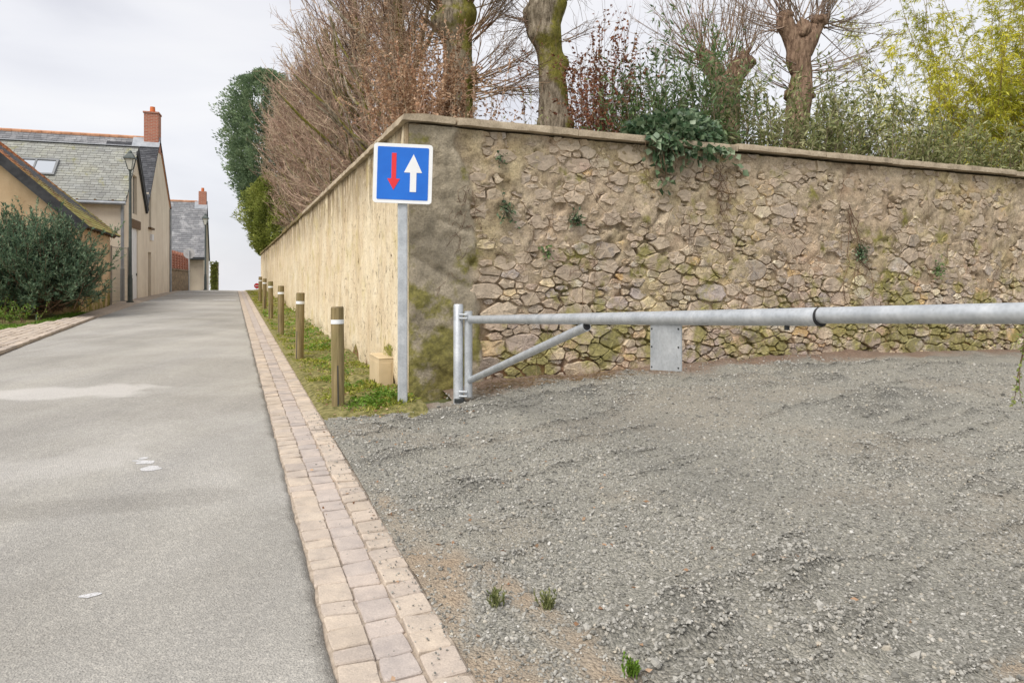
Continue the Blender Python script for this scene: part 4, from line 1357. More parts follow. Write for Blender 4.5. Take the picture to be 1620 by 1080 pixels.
mb = MB(); mb.tube([L(Pl - dirp * .02), L(Pm)], .041, 24); main_tube = mb.build('boom', M['galv'], bar, 'auto')
mb = MB(); mb.tube([L(Pm - dirp * .004), L(Pm + dirp * .005)], .0425, 24); mb.build('boom_shade_ring', M['tube_shade'], bar, 'auto')  # black ring painted as the shaded opening of the outer tube, no real collar
mb = MB(); mb.tube([L(Pm - dirp * .1) + Vector((0, 0, .006)), L(Pe) + Vector((0, 0, .006))], .0355, 24); mb.build('extension_tube', M['galv'], bar, 'auto')
# brace, its open end under the boom shown by a black disc
frac = lambda px: None
def on_boom(px):
    dx = (px - 810) / 1080.0
    # X = dx*Y along the line
    k = (dx * Pl.y - Pl.x) / (dirp.x - dx * dirp.y)
    return Pl + dirp * k
b1 = on_boom(928) - Vector((0, 0, .055))
b0 = Vector((Pl.x, 7.09, pz(602, 7.1)))
mb = MB(); mb.tube([L(b0), L(b1)], .034, 20); mb.build('brace', M['galv'], bar, 'auto')
db = (b1 - b0).normalized()
mb = MB(); mb.tube([L(b1 - db * .002), L(b1 + db * .004)], .028, 20); mb.build('brace_mouth_shade', M['tube_shade'], bar, 'auto')  # black disc stands in for the shade inside the hollow brace
# plate under the boom
q0, q1 = on_boom(1030), on_boom(1078)
perp = Vector((dirp.y, -dirp.x, 0)).normalized() * .006
zb0, zb1 = pz(585, q0.y), pz(587.5, q1.y)
mb = MB()
mb.add([L(q0 - perp - Vector((0, 0, .03))), L(q1 - perp - Vector((0, 0, .03))), L(Vector((q1.x, q1.y, zb1)) - perp), L(Vector((q0.x, q0.y, zb0)) - perp),
        L(q0 + perp - Vector((0, 0, .03))), L(q1 + perp - Vector((0, 0, .03))), L(Vector((q1.x, q1.y, zb1)) + perp), L(Vector((q0.x, q0.y, zb0)) + perp)],
       [(0, 1, 2, 3), (7, 6, 5, 4), (0, 4, 5, 1), (1, 5, 6, 2), (2, 6, 7, 3), (3, 7, 4, 0)])
plt = mb.build('plate', M['galv'], bar, False, .0015)
for (u, v) in ((.06, .12), (.94, .12), (.06, .5), (.94, .5), (.06, .93), (.94, .93)):
    c_ = q0 + (q1 - q0) * u; zt = c_.z - .03; zbm = zb0 + (zb1 - zb0) * u
    c_ = Vector((c_.x, c_.y, zt + (zbm - zt) * v))
    vdir = Vector((perp.x, perp.y, 0)).normalized()
    if vdir.y > 0: vdir = -vdir
    mb = MB(); mb.tube([L(c_ + vdir * .004), L(c_ + vdir * .010)], .0055, 8); mb.build('rivet', M['dark_metal'], plt)
# small lock lug under the sleeve
c_ = on_boom(1245) - Vector((0, 0, .048))
mb = MB(); mb.tube([L(c_ + Vector((0, 0, .02))), L(c_ - Vector((0, 0, .012)))], .012, 10); mb.build('lock_lug', M['dark_metal'], bar)

# bollards
bol_spots = [(535, 7.02, 1.02), (473.5, 10.68, 1.02), (444.5, 14.4, 1.04), (428.5, 18.63, 1.05), (418.3, 22.7, 1.05), (411.3, 26.4, 1.05)]
bol_lab = ['wooden bollard nearest the camera, in front of the cream cabinet', 'second wooden bollard up the verge, weeds at its foot', 'third wooden bollard from the sign, half way along the verge',
           'fourth wooden bollard along the verge counting from the sign', 'fifth wooden bollard along the verge, close before the last one', 'last and smallest wooden bollard near the crest of the lane']
for i, (px, Yb, hB) in enumerate(bol_spots):
    X = pxY(px, Yb); s_, t_ = ST(X, Yb)
    z0 = float(hs(s_)) + .02
    if i == 0:
        br = root('bollard', (X, Yb, z0), 0, bol_lab[0], 'bollard', 'wooden bollards along the verge')
        r = random.Random(4)
        def ring_tube(z0_, z1_, rad_, K, jit):
            mb = MB(); mb.tube([(0, 0, z0_ + (z1_ - z0_) * k / (K - 1)) for k in range(K)], [rad_ + r.uniform(-jit, jit) for k in range(K)], 22)
            return mb
        mb = ring_tube(-.3, hB - .012, .065, 12, .0008)
        mb.build('timber', M['wood'], br, 'auto')
        mb = MB(); mb.tube([(0, 0, hB - .012), (0, 0, hB)], [.065, .058], 22); mb.build('top', M['endgrain'], br, 'auto')
        zb = hB - .055 - .10
        mb = MB(); mb.tube([(0, 0, zb - .022), (0, 0, zb + .022)], .0672, 22, cap=False); mb.build('reflective_band', M['band'], br, 'auto')
        # long drying checks in the timber
        mb = MB()
        mb.box(-.006, .006, -.0665, -.062, -.1, .42); mb.build('drying_crack', M['bargeboard'], br)
        src = br
    else:
        br = src.copy(); link(br)
        br.location = (X, Yb, z0); br['label'] = bol_lab[i]
        for ch in src.children:
            c = ch.copy(); link(c); c.parent = br
    br.rotation_euler = (rad(rng.uniform(-1, 1)), rad(rng.uniform(-1.2, 1.2)), rng.uniform(-.5, .5) if i else .25)

# cream utility cabinet at the wall foot
cab_s = CA * 7.97 + SA * 1.35
cx_, cy_ = XY(cab_s, WT - .03)
cz_ = float(hs(cab_s)) - .02
cab = root('utility_cabinet', (cx_, cy_, cz_), A, 'low cream utility cabinet against the rendered wall behind the sign post', 'cabinet')
MB().box(-.175, -.002, .0, .57, -.1, .40).build('body', M['cream_box'], cab, False, .006)
MB().box(-.179, -.001, -.004, .574, .4005, .420).build('lid', M['cream_box'], cab, False, .006)
MB().box(-.1785, -.1745, .04, .53, .03, .36).build('door', M['cream_box'], cab, False, .003)
MB().box(-.15, -.03, -.0035, .001, .03, .36).build('front_panel', M['cream_box'], cab, False, .003)
# moss tuft on the cabinet
n_ = 260
pl = np.stack([rng.uniform(-.05, .02, n_), rng.uniform(.0, .34, n_), rng.uniform(.41, .52, n_)], 1)
d = np.stack([rng.normal(0, .6, n_), rng.normal(0, .6, n_), np.ones(n_)], 1)
V, F, r_ = leaves_np(pl, d, rng.uniform(.02, .07, n_), .006)
Mc = np.array([[CA, -SA, 0], [SA, CA, 0], [0, 0, 1]])
org = np.array([*XY(cab_s + .1, WT - .1), cz_ + .42])
o = np_mesh('moss_tuft', V @ Mc.T + np.array([cx_, cy_, cz_]), F, M['grass'], None, False, {'rnd': r_}, org); o.location = org
tag(o, 'brownish tuft of moss on the wall just above the cream cabinet', 'moss')

# weeds in the yard
def tuft(px, py, n_, h0, wd, label, mat, name='weed_tuft', group='weed tufts in the gravel'):
    gx, gy = ground_at(px, py)
    gz = float(h_yard(gx, gy))
    p = np.stack([rng.normal(0, .012, n_), rng.normal(0, .012, n_), np.zeros(n_)], 1)
    d = np.stack([rng.normal(0, .22, n_), rng.normal(0, .22, n_), np.ones(n_)], 1)
    P, R = grow(p, d, rng.uniform(.4, 1, n_) * h0, 6, .2, .10, .0022, .001)
    V1, F1 = tubes_np(P, R, 3)
    q, dd, _ = branch_from(P, n_ * 14, .1, 1, .5)
    V2, F2, r2 = leaves_np(q, dd + np.array([0, 0, .5]), rng.uniform(.5, 1, n_ * 14) * wd, wd * .35)
    F1t = np.concatenate([F1[:, [0, 1, 2]], F1[:, [0, 2, 3]]])
    V, F = merge([(V1, F1t), (V2, F2)])
    o = np_mesh(name, V, F, mat, None, False, {'rnd': np.concatenate([np.full(len(V1), .5), r2])})
    o.location = (gx, gy, gz)
    return tag(o, label, 'weed', group)
tuft(786, 955, 16, .085, .024, 'small green weed with a flat head in the bare soil near the setts', M['oleander'])
tuft(864, 955, 26, .095, .02, 'bushy upright green weed sprouting in the gravel beyond the bare soil', M['oleander'])
tuft(1000, 1078, 22, .06, .02, 'light green weed sprout at the bottom edge of the gravel', M['weed'])

# ------------------------------------------------------------------ plants above the wall
def trunk_np(pts, radii, seed, nseg=40, ns=18, amp=.12, lumps=()):
    pts = np.asarray(pts, float); radii = np.asarray(radii, float)
    u = np.linspace(0, len(pts) - 1, nseg)
    P = np.stack([np.interp(u, np.arange(len(pts)), pts[:, k]) for k in range(3)], 1)
    R = np.interp(u, np.arange(len(pts)), radii)
    an = np.arange(ns) * 2 * np.pi / ns
    T = np.gradient(P, axis=0); T /= np.linalg.norm(T, axis=1, keepdims=True)
    S_ = np.cross(T, np.array([0.02, 1, 0.01])); S_ /= np.linalg.norm(S_, axis=1, keepdims=True)
    U_ = np.cross(S_, T)
    dirs = np.cos(an)[None, :, None] * S_[:, None, :] + np.sin(an)[None, :, None] * U_[:, None, :]
    V = P[:, None, :] + R[:, None, None] * dirs
    nz_ = fbm(V[..., 0] * 3.2, V[..., 1] * 3.2, V[..., 2] * 2.2, 4, seed)
    ridge = fbm(dirs[..., 0] * 5, dirs[..., 1] * 5, V[..., 2] * .8, 3, seed + 9)
    sc_l = 1 + amp * nz_ + .06 * ridge
    for (c, r_, am) in lumps:
        d = np.linalg.norm(V - np.asarray(c), axis=2)
        sc_l = sc_l + am * np.exp(-(d / r_) ** 2) * (1 + .4 * nz_)
    V = P[:, None, :] + (R[:, None] * sc_l)[..., None] * dirs
    k = np.arange(ns); F = []
    b = np.arange(nseg - 1)[:, None] * ns
    F = np.stack([b + k, b + (k + 1) % ns, b + ns + (k + 1) % ns, b + ns + k], -1).reshape(-1, 4)
    return V.reshape(-1, 3), F

def blob_np(c, r, seed, n=10, amp=.35):
    th = np.linspace(.05, np.pi - .05, n); ph_ = np.arange(2 * n) * np.pi / n
    TH, PH = np.meshgrid(th, ph_, indexing='ij')
    d = np.stack([np.sin(TH) * np.cos(PH), np.sin(TH) * np.sin(PH), np.cos(TH)], -1)
    R = r * (1 + amp * fbm(d[..., 0] * 2 + seed, d[..., 1] * 2, d[..., 2] * 2, 4, seed))
    V = np.asarray(c) + d * R[..., None]
    m_ = 2 * n; b = np.arange(n - 1)[:, None] * m_; k = np.arange(m_)
    F = np.stack([b + k, b + m_ + k, b + m_ + (k + 1) % m_, b + (k + 1) % m_], -1).reshape(-1, 4)
    return V.reshape(-1, 3), F

def crown_twigs(P0, D, L, sub=6, subsub=6, r0=.011, up=.5, K=7, wob=.05, sl=.35, thick=0.0):
    P, R = grow(P0, D, L, K, up, wob, r0, r0 * .25)
    parts = [tubes_np(P, R, 4)]
    n1 = len(P0) * sub
    if sub:
        q, d, u = branch_from(P, n1, .2, .97, .55)
        L1 = rng.uniform(.4, 1, n1) * sl * L.mean()
        P1, R1 = grow(q, d, L1, 5, up * .5, .10, r0 * .42, .0016)
        parts.append(tubes_np(P1, R1, 3))
        if subsub:
            n2 = len(P0) * subsub
            q, d, u = branch_from(P1, n2, .15, .95, .6)
            P2, R2 = grow(q, d, rng.uniform(.3, 1, n2) * sl * .5 * L.mean(), 4, .2, .12, .0026 + .004 * thick, .0013 + .0012 * thick)
            parts.append(tubes_np(P2, R2 * 1.25, 3))
    V, F = merge(parts)
    return V, F

def rndattr(V, per):
    return np.repeat(rng.random(len(V) // per + 1), per)[:len(V)]

def tree(name, base, label, cat, group=None):
    return root(name, base, 0, label, cat, group)

def at_px(px, py, Y): return np.array([pxY(px, Y), Y, pz(py, Y)])

def cone_dirs(n_, axis, spread):
    d = np.asarray(axis, float)[None] + rng.normal(0, spread, (n_, 3))
    return d / np.linalg.norm(d, axis=1, keepdims=True)

# --- thick mossy trunk left (column 725)
Y0 = 11.6
base = np.array([pxY(728, Y0), Y0, .2])
tr = tree('pollard_tree', base, 'thick mossy pollard trunk rising behind the wall right of the sign', 'tree', 'pollarded trees behind the wall')
V, F = trunk_np([base, at_px(728, 185, Y0), at_px(726, 110, Y0), at_px(722, 40, Y0), at_px(715, -60, Y0), at_px(705, -170, Y0)], [.30, .245, .235, .26, .27, .20], 201, 60, 22, .12,
                [(at_px(700, 40, Y0 - .2), .24, .8), (at_px(746, 20, Y0 - .1), .2, .6), (at_px(748, 118, Y0 - .1), .14, .5), (at_px(700, -20, Y0 - .2), .25, .4)])
np_mesh('trunk', V, F, M['bark'], tr, True, None, base)
st, dr, ln_ = [], [], []
for (px, py, n_, ax, sp, L0) in [(745, 125, 16, (1.0, -.3, .25), .30, 1.7), (748, 60, 16, (.9, -.3, .9), .35, 2.0), (745, 150, 8, (1.0, -.2, .1), .2, 1.6), (735, 5, 22, (.6, -.2, 1), .4, 2.0), (700, 20, 26, (-.7, -.2, .8), .45, 2.0), (705, 60, 14, (-.8, -.2, .3), .4, 1.5), (715, -80, 60, (0, 0, 1), .6, 2.0)]:
    c = at_px(px, py, Y0 - .15)
    st.append(c + rng.normal(0, .07, (n_, 3))); dr.append(cone_dirs(n_, ax, sp)); ln_.append(rng.uniform(.5, 1, n_) * L0)
V, F = crown_twigs(np.concatenate(st), np.concatenate(dr), np.concatenate(ln_), 9, 16, .012, .35, 8, .07, .42)
np_mesh('crown', V, F, M['twig'], tr, False, {'rnd': rndattr(V, 12)}, base)

# --- second thick trunk (column 872)
Y0 = 11.2
base = np.array([pxY(878, Y0), Y0, .2])
tr = tree('pollard_tree', base, 'burred pale trunk with yellow moss left of the copper shrub', 'tree', 'pollarded trees behind the wall')
V, F = trunk_np([base, at_px(878, 205, Y0), at_px(876, 150, Y0), at_px(871, 95, Y0), at_px(866, 40, Y0), at_px(864, -10, Y0), at_px(868, -90, Y0)], [.34, .25, .225, .215, .225, .275, .22], 231, 70, 22, .12,
                [(at_px(840, 22, Y0 - .1), .26, .95), (at_px(846, 58, Y0 - .1), .15, .6), (at_px(899, 98, Y0 - .05), .12, .6), (at_px(895, 8, Y0 - .1), .22, .5), (at_px(862, 200, Y0 - .2), .16, .3), (at_px(896, 196, Y0 - .1), .15, .3), (at_px(868, 52, Y0 - .25), .14, .3)])
np_mesh('trunk', V, F, M['bark'], tr, True, None, base)
st, dr, ln_ = [], [], []
for (px, py, n_, ax, sp, L0) in [(845, 30, 14, (-1, -.1, .2), .4, .9), (850, -20, 26, (-.7, -.1, .8), .5, 1.6), (893, -10, 26, (.9, -.1, .5), .4, 1.3), (868, -90, 50, (0, 0, 1), .6, 2.0), (858, 120, 5, (-1, -.3, .2), .4, .8), (895, 60, 4, (1, -.3, .2), .3, .8)]:
    c = at_px(px, py, Y0 - .1)
    st.append(c + rng.normal(0, .06, (n_, 3))); dr.append(cone_dirs(n_, ax, sp)); ln_.append(rng.uniform(.4, 1, n_) * L0)
V, F = crown_twigs(np.concatenate(st), np.concatenate(dr), np.concatenate(ln_), 5, 6, .010, .3, 7, .08, .4)
np_mesh('crown', V, F, M['twig_grey'], tr, False, {'rnd': rndattr(V, 12)}, base)

# --- pollard with a Y fork (column 1150)
def pollard(px_trunk, Y0, trunk_pts, radii, arms, heads, shoots, label, seed, mat, twm):
    base = np.array([pxY(px_trunk, Y0), Y0, .2])
    tr = tree('pollard_tree', base, label, 'tree', 'pollarded trees behind the wall')
    parts = [trunk_np([base] + [at_px(a, b, Y0) for a, b in trunk_pts], radii, seed, 50, 18, .14)]
    for k, (pp, rr) in enumerate(arms):
        parts.append(trunk_np([at_px(a, b, Y0 + .02 * k) for a, b in pp], rr, seed + 20 + k, 22, 16, .16))
    for k, (a, b, r_) in enumerate(heads):
        parts.append(blob_np(at_px(a, b, Y0), r_, seed + 40 + k, 12, .35))
    V, F = merge(parts)
    np_mesh('trunk', V, F, mat, tr, True, None, base)
    st, dr, ln_ = [], [], []
    for (px, py, n_, ax, sp, L0, sg_) in shoots:
        c = at_px(px, py, Y0)
        st.append(c + rng.normal(0, sg_, (n_, 3))); dr.append(cone_dirs(n_, ax, sp)); ln_.append(rng.uniform(.45, 1, n_) * L0)
    st = np.concatenate(st); dr = np.concatenate(dr); ln_ = np.concatenate(ln_)
    kp = rng.random(len(st)) < .62
    V, F = crown_twigs(st[kp], dr[kp] + rng.normal(0, .12, (kp.sum(), 3)), ln_[kp] * 1.12, 5, 8, .0105, .6, 8, .07, .30)
    np_mesh('crown', V, F, twm, tr, False, {'rnd': rndattr(V, 12)}, base)
    return tr
pollard(1150, 13.6, [(1152, 230), (1152, 170), (1147, 142)], [.28, .225, .235, .29],
        [([(1148, 150), (1135, 122), (1122, 100), (1112, 84)], [.25, .19, .16, .11]), ([(1150, 145), (1163, 118), (1176, 102), (1181, 90)], [.24, .19, .18, .12])],
        [(1178, 98, .17), (1165, 106, .16), (1120, 98, .16), (1108, 84, .10)],
        [(1112, 88, 40, (-.45, 0, 1), .33, 2.1, .10), (1130, 95, 40, (-.1, 0, 1), .30, 2.2, .12), (1158, 100, 34, (.1, 0, 1), .28, 2.1, .1), (1180, 90, 26, (.25, 0, 1), .3, 1.9, .08), (1108, 100, 16, (-1, 0, .35), .25, 1.5, .1), (1150, 140, 22, (.1, -.6, .1), .5, .6, .14)],
        'reddish pollard with a forked head beyond the ivy mound', 251, M['bark_red'], M['twig'])
pollard(1262, 12.8, [(1255, 230), (1262, 190), (1264, 150), (1268, 118), (1262, 95), (1264, 70)], [.28, .22, .21, .22, .175, .215, .24],
        [([(1262, 82), (1252, 60), (1244, 40), (1240, 26)], [.2, .17, .17, .12]), ([(1268, 82), (1280, 62), (1292, 42), (1298, 30)], [.2, .17, .15, .11])],
        [(1242, 30, .15), (1294, 34, .14), (1268, 50, .18), (1276, 148, .13), (1250, 150, .11), (1262, 100, .16), (1305, 28, .08)],
        [(1242, 26, 46, (-.35, 0, 1), .38, 1.9, .09), (1270, 40, 36, (.05, 0, 1), .3, 1.9, .12), (1298, 28, 46, (.45, 0, 1), .38, 1.9, .09), (1305, 40, 26, (1, 0, .05), .26, 1.5, .07), (1240, 45, 20, (-1, 0, .1), .25, 1.3, .07), (1278, 110, 16, (1, -.1, -.02), .28, 1.5, .1), (1278, 150, 12, (1, -.1, .25), .28, 1.4, .08), (1252, 110, 12, (-1, -.1, .3), .3, 1.2, .08), (1250, 150, 8, (-1, -.1, .5), .25, 1.0, .08)],
        'mossy pollard with two knuckled heads left of the bamboo', 271, M['bark_red'], M['twig_grey'])

# --- row of pollards above the cream wall, twigs thick and pinkish
row_lab = ['leafless pollard of pinkish twigs nearest the wall corner, behind the beech leaves', 'second leafless pollard up the wall, dense pinkish twigs', 'third leafless pollard up the cream wall, twigs leaning over the lane',
           'fourth leafless pollard up the cream wall, dark trunk in its twigs', 'fifth leafless pollard, twigs reaching out past the wall top', 'last leafless pollard before the dark conifer']
for i, (s_, t_) in enumerate([(12.6, 3.15), (16.2, 3.2), (20.0, 3.2), (24.0, 3.15), (28.5, 3.1), (33.0, 3.0)]):
    X, Y = XY(s_, t_)
    base = np.array([X, Y, float(hs(s_))])
    tr = tree('pollard_tree', base, row_lab[i], 'tree', 'leafless pollards along the cream wall')
    lean = np.array([-.25 - .05 * i, 0, 0])
    ht = 6.4 + .15 * i
    V, F = trunk_np([base, base + [0, 0, 2.6], base + lean * .5 + [0, 0, 4.2], base + lean + [0, 0, 5.4], base + lean * 1.5 + [0, 0, ht], base + lean * 2.2 + [0, 0, ht + 1.6]], [.27, .22, .2, .2, .16, .08], 300 + i, 50, 16, .2)
    np_mesh('trunk', V, F, M['bark'], tr, True, None, base)
    n_ = 250
    h0 = rng.uniform(2.7, 7.6, n_)
    p0 = base + lean * np.clip((h0 - 2.6) / 3, 0, 1.6)[:, None] + np.stack([np.zeros(n_), np.zeros(n_), h0], 1) + rng.normal(0, .12, (n_, 3))
    az = rng.normal(math.pi + A, 1.05, n_)
    az = np.where(rng.random(n_) < .35, rng.uniform(0, 2 * math.pi, n_), az)
    el = rng.uniform(.0, 1.05, n_) + .06 * h0
    d = np.stack([np.cos(az) * np.cos(el), np.sin(az) * np.cos(el), np.sin(el)], 1)
    outl = np.interp(h0, [1.4, 3, 5, 7.6], [1.5, 2.0, 2.3, 2.1])
    if i == 0:
        outl = outl * .75
    L_ = rng.uniform(.45, 1.05, n_) * outl
    V, F = crown_twigs(p0, d, L_, 9, 13, .017 + .0015 * i, .5, 7, .10, .38, .5)
    np_mesh('crown', V, F, M['twig_pink'], tr, False, {'rnd': rndattr(V, 28)}, base)
    nl = 16
    az2 = rng.uniform(0, 2 * np.pi, nl); el2 = rng.uniform(.5, 1.2, nl)
    d2 = np.stack([np.cos(az2) * np.cos(el2) - .25, np.sin(az2) * np.cos(el2), np.sin(el2)], 1)
    P, Rr = grow(base + np.stack([np.zeros(nl), np.zeros(nl), rng.uniform(2.4, 5.2, nl)], 1) + lean * .5, d2, rng.uniform(1.2, 2.8, nl), 9, .7, .10, .055, .02)
    V, F = tubes_np(P, Rr, 6)
    np_mesh('limbs', V, F, M['bark'], tr, True, None, base)

# --- dry beech and copper shrub
def shrub(name, base, label, cat, n_sh, L0, spread, nleaf, lf, wf, lm, tm, up=.3, fan=None, r0=.008, ldir=.9, group=None, K=7, lo=.25, fold=.25, droop=.15, top=None):
    base = np.asarray(base, float)
    if top is not None: L0 = (pz(top, base[1]) - base[2]) / 1.0
    o = root(name, base, 0, label, cat, group)
    p0 = base + rng.normal(0, 1, (n_sh, 3)) * np.array([fan or .25, .22, .1])
    p0[:, 2] = base[2]
    d = np.stack([rng.normal(0, spread, n_sh), rng.normal(0, spread * .7, n_sh), np.ones(n_sh)], 1)
    P, R = grow(p0, d, rng.uniform(.55 if top is None else .72, 1.04, n_sh) * L0, K, up, .06, r0, r0 * .25)
    inside = lambda Q: ~((((ST(Q[..., 0], Q[..., 1])[1] < 2.28) | (ST(Q[..., 0], Q[..., 1])[0] < 7.8)) & (Q[..., 2] < 3.34)).any(axis=-1)) if top is not None else np.ones(len(Q), bool)
    kk = inside(P)
    if kk.sum() > 3: P, R = P[kk], R[kk]
    n_sh = len(P)
    q, dd, _ = branch_from(P, n_sh * 6, max(lo - .1, .05), .98, .55)
    P1, R1 = grow(q, dd, rng.uniform(.4, 1, n_sh * 6) * L0 * .22, 5, .15, .12, r0 * .4, .001)
    kk = inside(P1); P1, R1 = P1[kk], R1[kk]
    V, F = merge([tubes_np(P, R, 4), tubes_np(P1, R1, 3)])
    np_mesh('stems', V, F, tm, o, False, {'rnd': rndattr(V, 12)}, base)
    n1 = nleaf // 2
    q1, d1, _ = branch_from(P1, n1, .1, 1, ldir)
    q2, d2, _ = branch_from(P, nleaf - n1, lo, 1, ldir)
    V, F, r_ = leaves_np(np.concatenate([q1, q2]), np.concatenate([d1, d2]), rng.uniform(.6, 1.1, nleaf) * lf, rng.uniform(.7, 1.1, nleaf) * wf, droop, fold)
    np_mesh('foliage', V, F, lm, o, False, {'rnd': r_}, base)
    return o
x, y = px_s(668, 9.5); shrub('beech_shrub', (x, y, .4), 'beech keeping its dry pinkish brown leaves behind the wall above the sign', 'shrub', 60, 4.1, .065, 14000, .06, .034, M['beech'], M['twig_pink'], .1, .24, lo=.6, ldir=1.0, top=62)
x, y = px_s(645, 11.4); shrub('beech_shrub', (x, y, .4), 'taller dry-leaved beech half hidden in the pinkish twigs left of the sign', 'shrub', 46, 4.1, .05, 6500, .065, .036, M['beech'], M['twig_pink'], .1, .20, lo=.62, ldir=1.0, top=30)
x, y = px_s(705, 9.0); shrub('beech_shrub', (x, y, .4), 'smaller dry-leaved beech against the mossy trunk', 'shrub', 34, 3.7, .07, 3600, .055, .032, M['beech'], M['twig_pink'], .1, .22, lo=.62, ldir=1.0, top=100)
x, y = px_s(944, 9.4); shrub('copper_shrub', (x, y, .4), 'dark copper-leaved shrub between the burred trunk and the green shrubs', 'shrub', 44, 4.0, .055, 7000, .07, .04, M['copper'], M['twig_grey'], .15, .20, lo=.6, ldir=.9, top=58)
x, y = px_s(965, 11.5); shrub('bare_shrub', (x, y, .4), 'thin leafless shrub fanning up behind the copper shrub', 'shrub', 46, 5.0, .10, 10, .01, .005, M['copper'], M['twig_grey'], .1, .25, r0=.009, lo=.6, top=45)
x, y = px_s(838, 8.9); shrub('oleander', (x, y, .4), 'sparse oleander sprig left of the burred trunk', 'shrub', 9, 3.3, .06, 200, .10, .024, M['oleander'], M['twig_grey'], .2, .14, lo=.74, ldir=.8, group='oleanders behind the wall', top=125)
# --- oleanders
ol = [(1020, 8.6, 120, 34, 1700, .26, 'oleander_dk', 'dark green laurel-leaved shrub left of the ivy mound'), (1075, 9.0, 68, 30, 1800, .22, 'oleander_dk', 'tall dark green shrub rising above the ivy mound'),
      (1120, 8.9, 125, 26, 1300, .26, 'oleander_dk', 'dark green shrub just behind the right end of the ivy mound'),
      (1190, 8.7, 118, 26, 1300, .24, 'oleander', 'oleander between the two pollards'), (1245, 8.5, 165, 34, 1900, .32, 'oleander', 'oleander in front of the two-headed pollard'),
      (1322, 8.8, 108, 24, 1400, .16, 'oleander', 'tallest slender oleander right of the two-headed pollard'), (1300, 8.4, 165, 30, 1500, .35, 'oleander', 'low oleander on the coping right of the two-headed pollard'),
      (1372, 8.5, 182, 20, 800, .22, 'oleander', 'thin oleander before the gap of sky'), (1430, 8.6, 175, 40, 2100, .42, 'oleander', 'broad oleander just left of the bamboo'),
      (1505, 8.4, 195, 40, 2000, .4, 'oleander', 'pale oleander at the foot of the bamboo'), (1580, 8.4, 205, 36, 1700, .45, 'oleander', 'oleander below the bamboo at the right end of the coping')]
for (px, s_, tp, ns_, nl, fan, lm, lab) in ol:
    x, y = px_s(px, s_)
    shrub('oleander', (x, y, .3), lab, 'shrub', int(ns_ * 1.35), 3, .05, int(nl * 2.6), .14, .031, M[lm], M['twig_grey'], .15, fan, lo=.66, ldir=.75, group='oleanders behind the wall', fold=.12, top=tp)

# --- ivy mound spilling over the coping
def ivy():
    base = np.array([*px_s(1085, 8.0), 3.2])
    o = root('ivy', base, 0, 'dark green ivy mound on the coping, trailing down the stone wall', 'ivy')
    n_ = 1700
    th = rng.uniform(0, 2 * np.pi, n_); el = np.arcsin(rng.uniform(-.1, 1, n_))
    r_ = .85 + .2 * rng.random(n_)
    xl = px_wall(1085)
    lx = xl + .74 * r_ * np.cos(th) * np.cos(el); ly = .28 + .36 * r_ * np.sin(th) * np.cos(el); lz = TOP + .06 + .44 * r_ * np.sin(el)
    lz += .08 * fbm(lx * 3, ly * 3, 0, 2, 400)
    k = lz > TOP + .09
    X, Y = XY(WS + ly, WT + lx)
    P = np.stack([X, Y, lz], 1)[k]
    D = P - np.array([*XY(WS + .28, WT + xl), TOP])
    D = D + rng.normal(0, .5, D.shape) * .5
    # trailing part
    m_ = 170
    x0 = px_wall(1046) + rng.normal(0, .10, m_); z0 = TOP + .1 - np.abs(rng.normal(0, .22, m_))
    m2 = 90
    x0 = np.concatenate([x0, px_wall(1100) + rng.normal(0, .25, m2)]); z0 = np.concatenate([z0, TOP + .02 - np.abs(rng.normal(0, .12, m2))])
    off = np.where(z0 > TOP - .03, .115, .06) + .03 * rng.random(len(x0))
    X2, Y2 = XY(WS - off, WT + x0)
    P2 = np.stack([X2, Y2, z0], 1)
    D2 = rng.normal(0, .7, P2.shape) + np.array([SA * 1.0, -CA * 1.0, -.6]) * .8
    V, F, r2 = leaves_np(np.concatenate([P, P2]), np.concatenate([D, D2]), rng.uniform(.07, .12, len(P) + len(P2)), rng.uniform(.065, .11, len(P) + len(P2)), .25, .10)
    np_mesh('foliage', V, F, M['ivy'], o, False, {'rnd': r2}, base)
    ns = 26
    p0 = np.stack([*XY(WS - .11, WT + px_wall(1046) + rng.normal(0, .12, ns)), np.full(ns, TOP + .09)], 1)
    Pp, Rr = grow(p0, np.tile(np.array([[0, 0, -1.0]]), (ns, 1)) + rng.normal(0, .15, (ns, 3)), rng.uniform(.2, .6, ns), 6, -.3, .05, .004, .002)
    p1 = np.stack([*XY(WS + .25, WT + xl + rng.normal(0, .2, ns)), np.full(ns, TOP + .08)], 1)
    Pq, Rq = grow(p1, rng.normal(0, .6, (ns, 3)) + np.array([0, 0, 1]), rng.uniform(.2, .45, ns), 6, 0, .08, .006, .002)
    V, F = merge([tubes_np(Pp, Rr, 3), tubes_np(Pq, Rq, 3)])
    np_mesh('stems', V, F, M['vine'], o, False, None, base)
ivy()
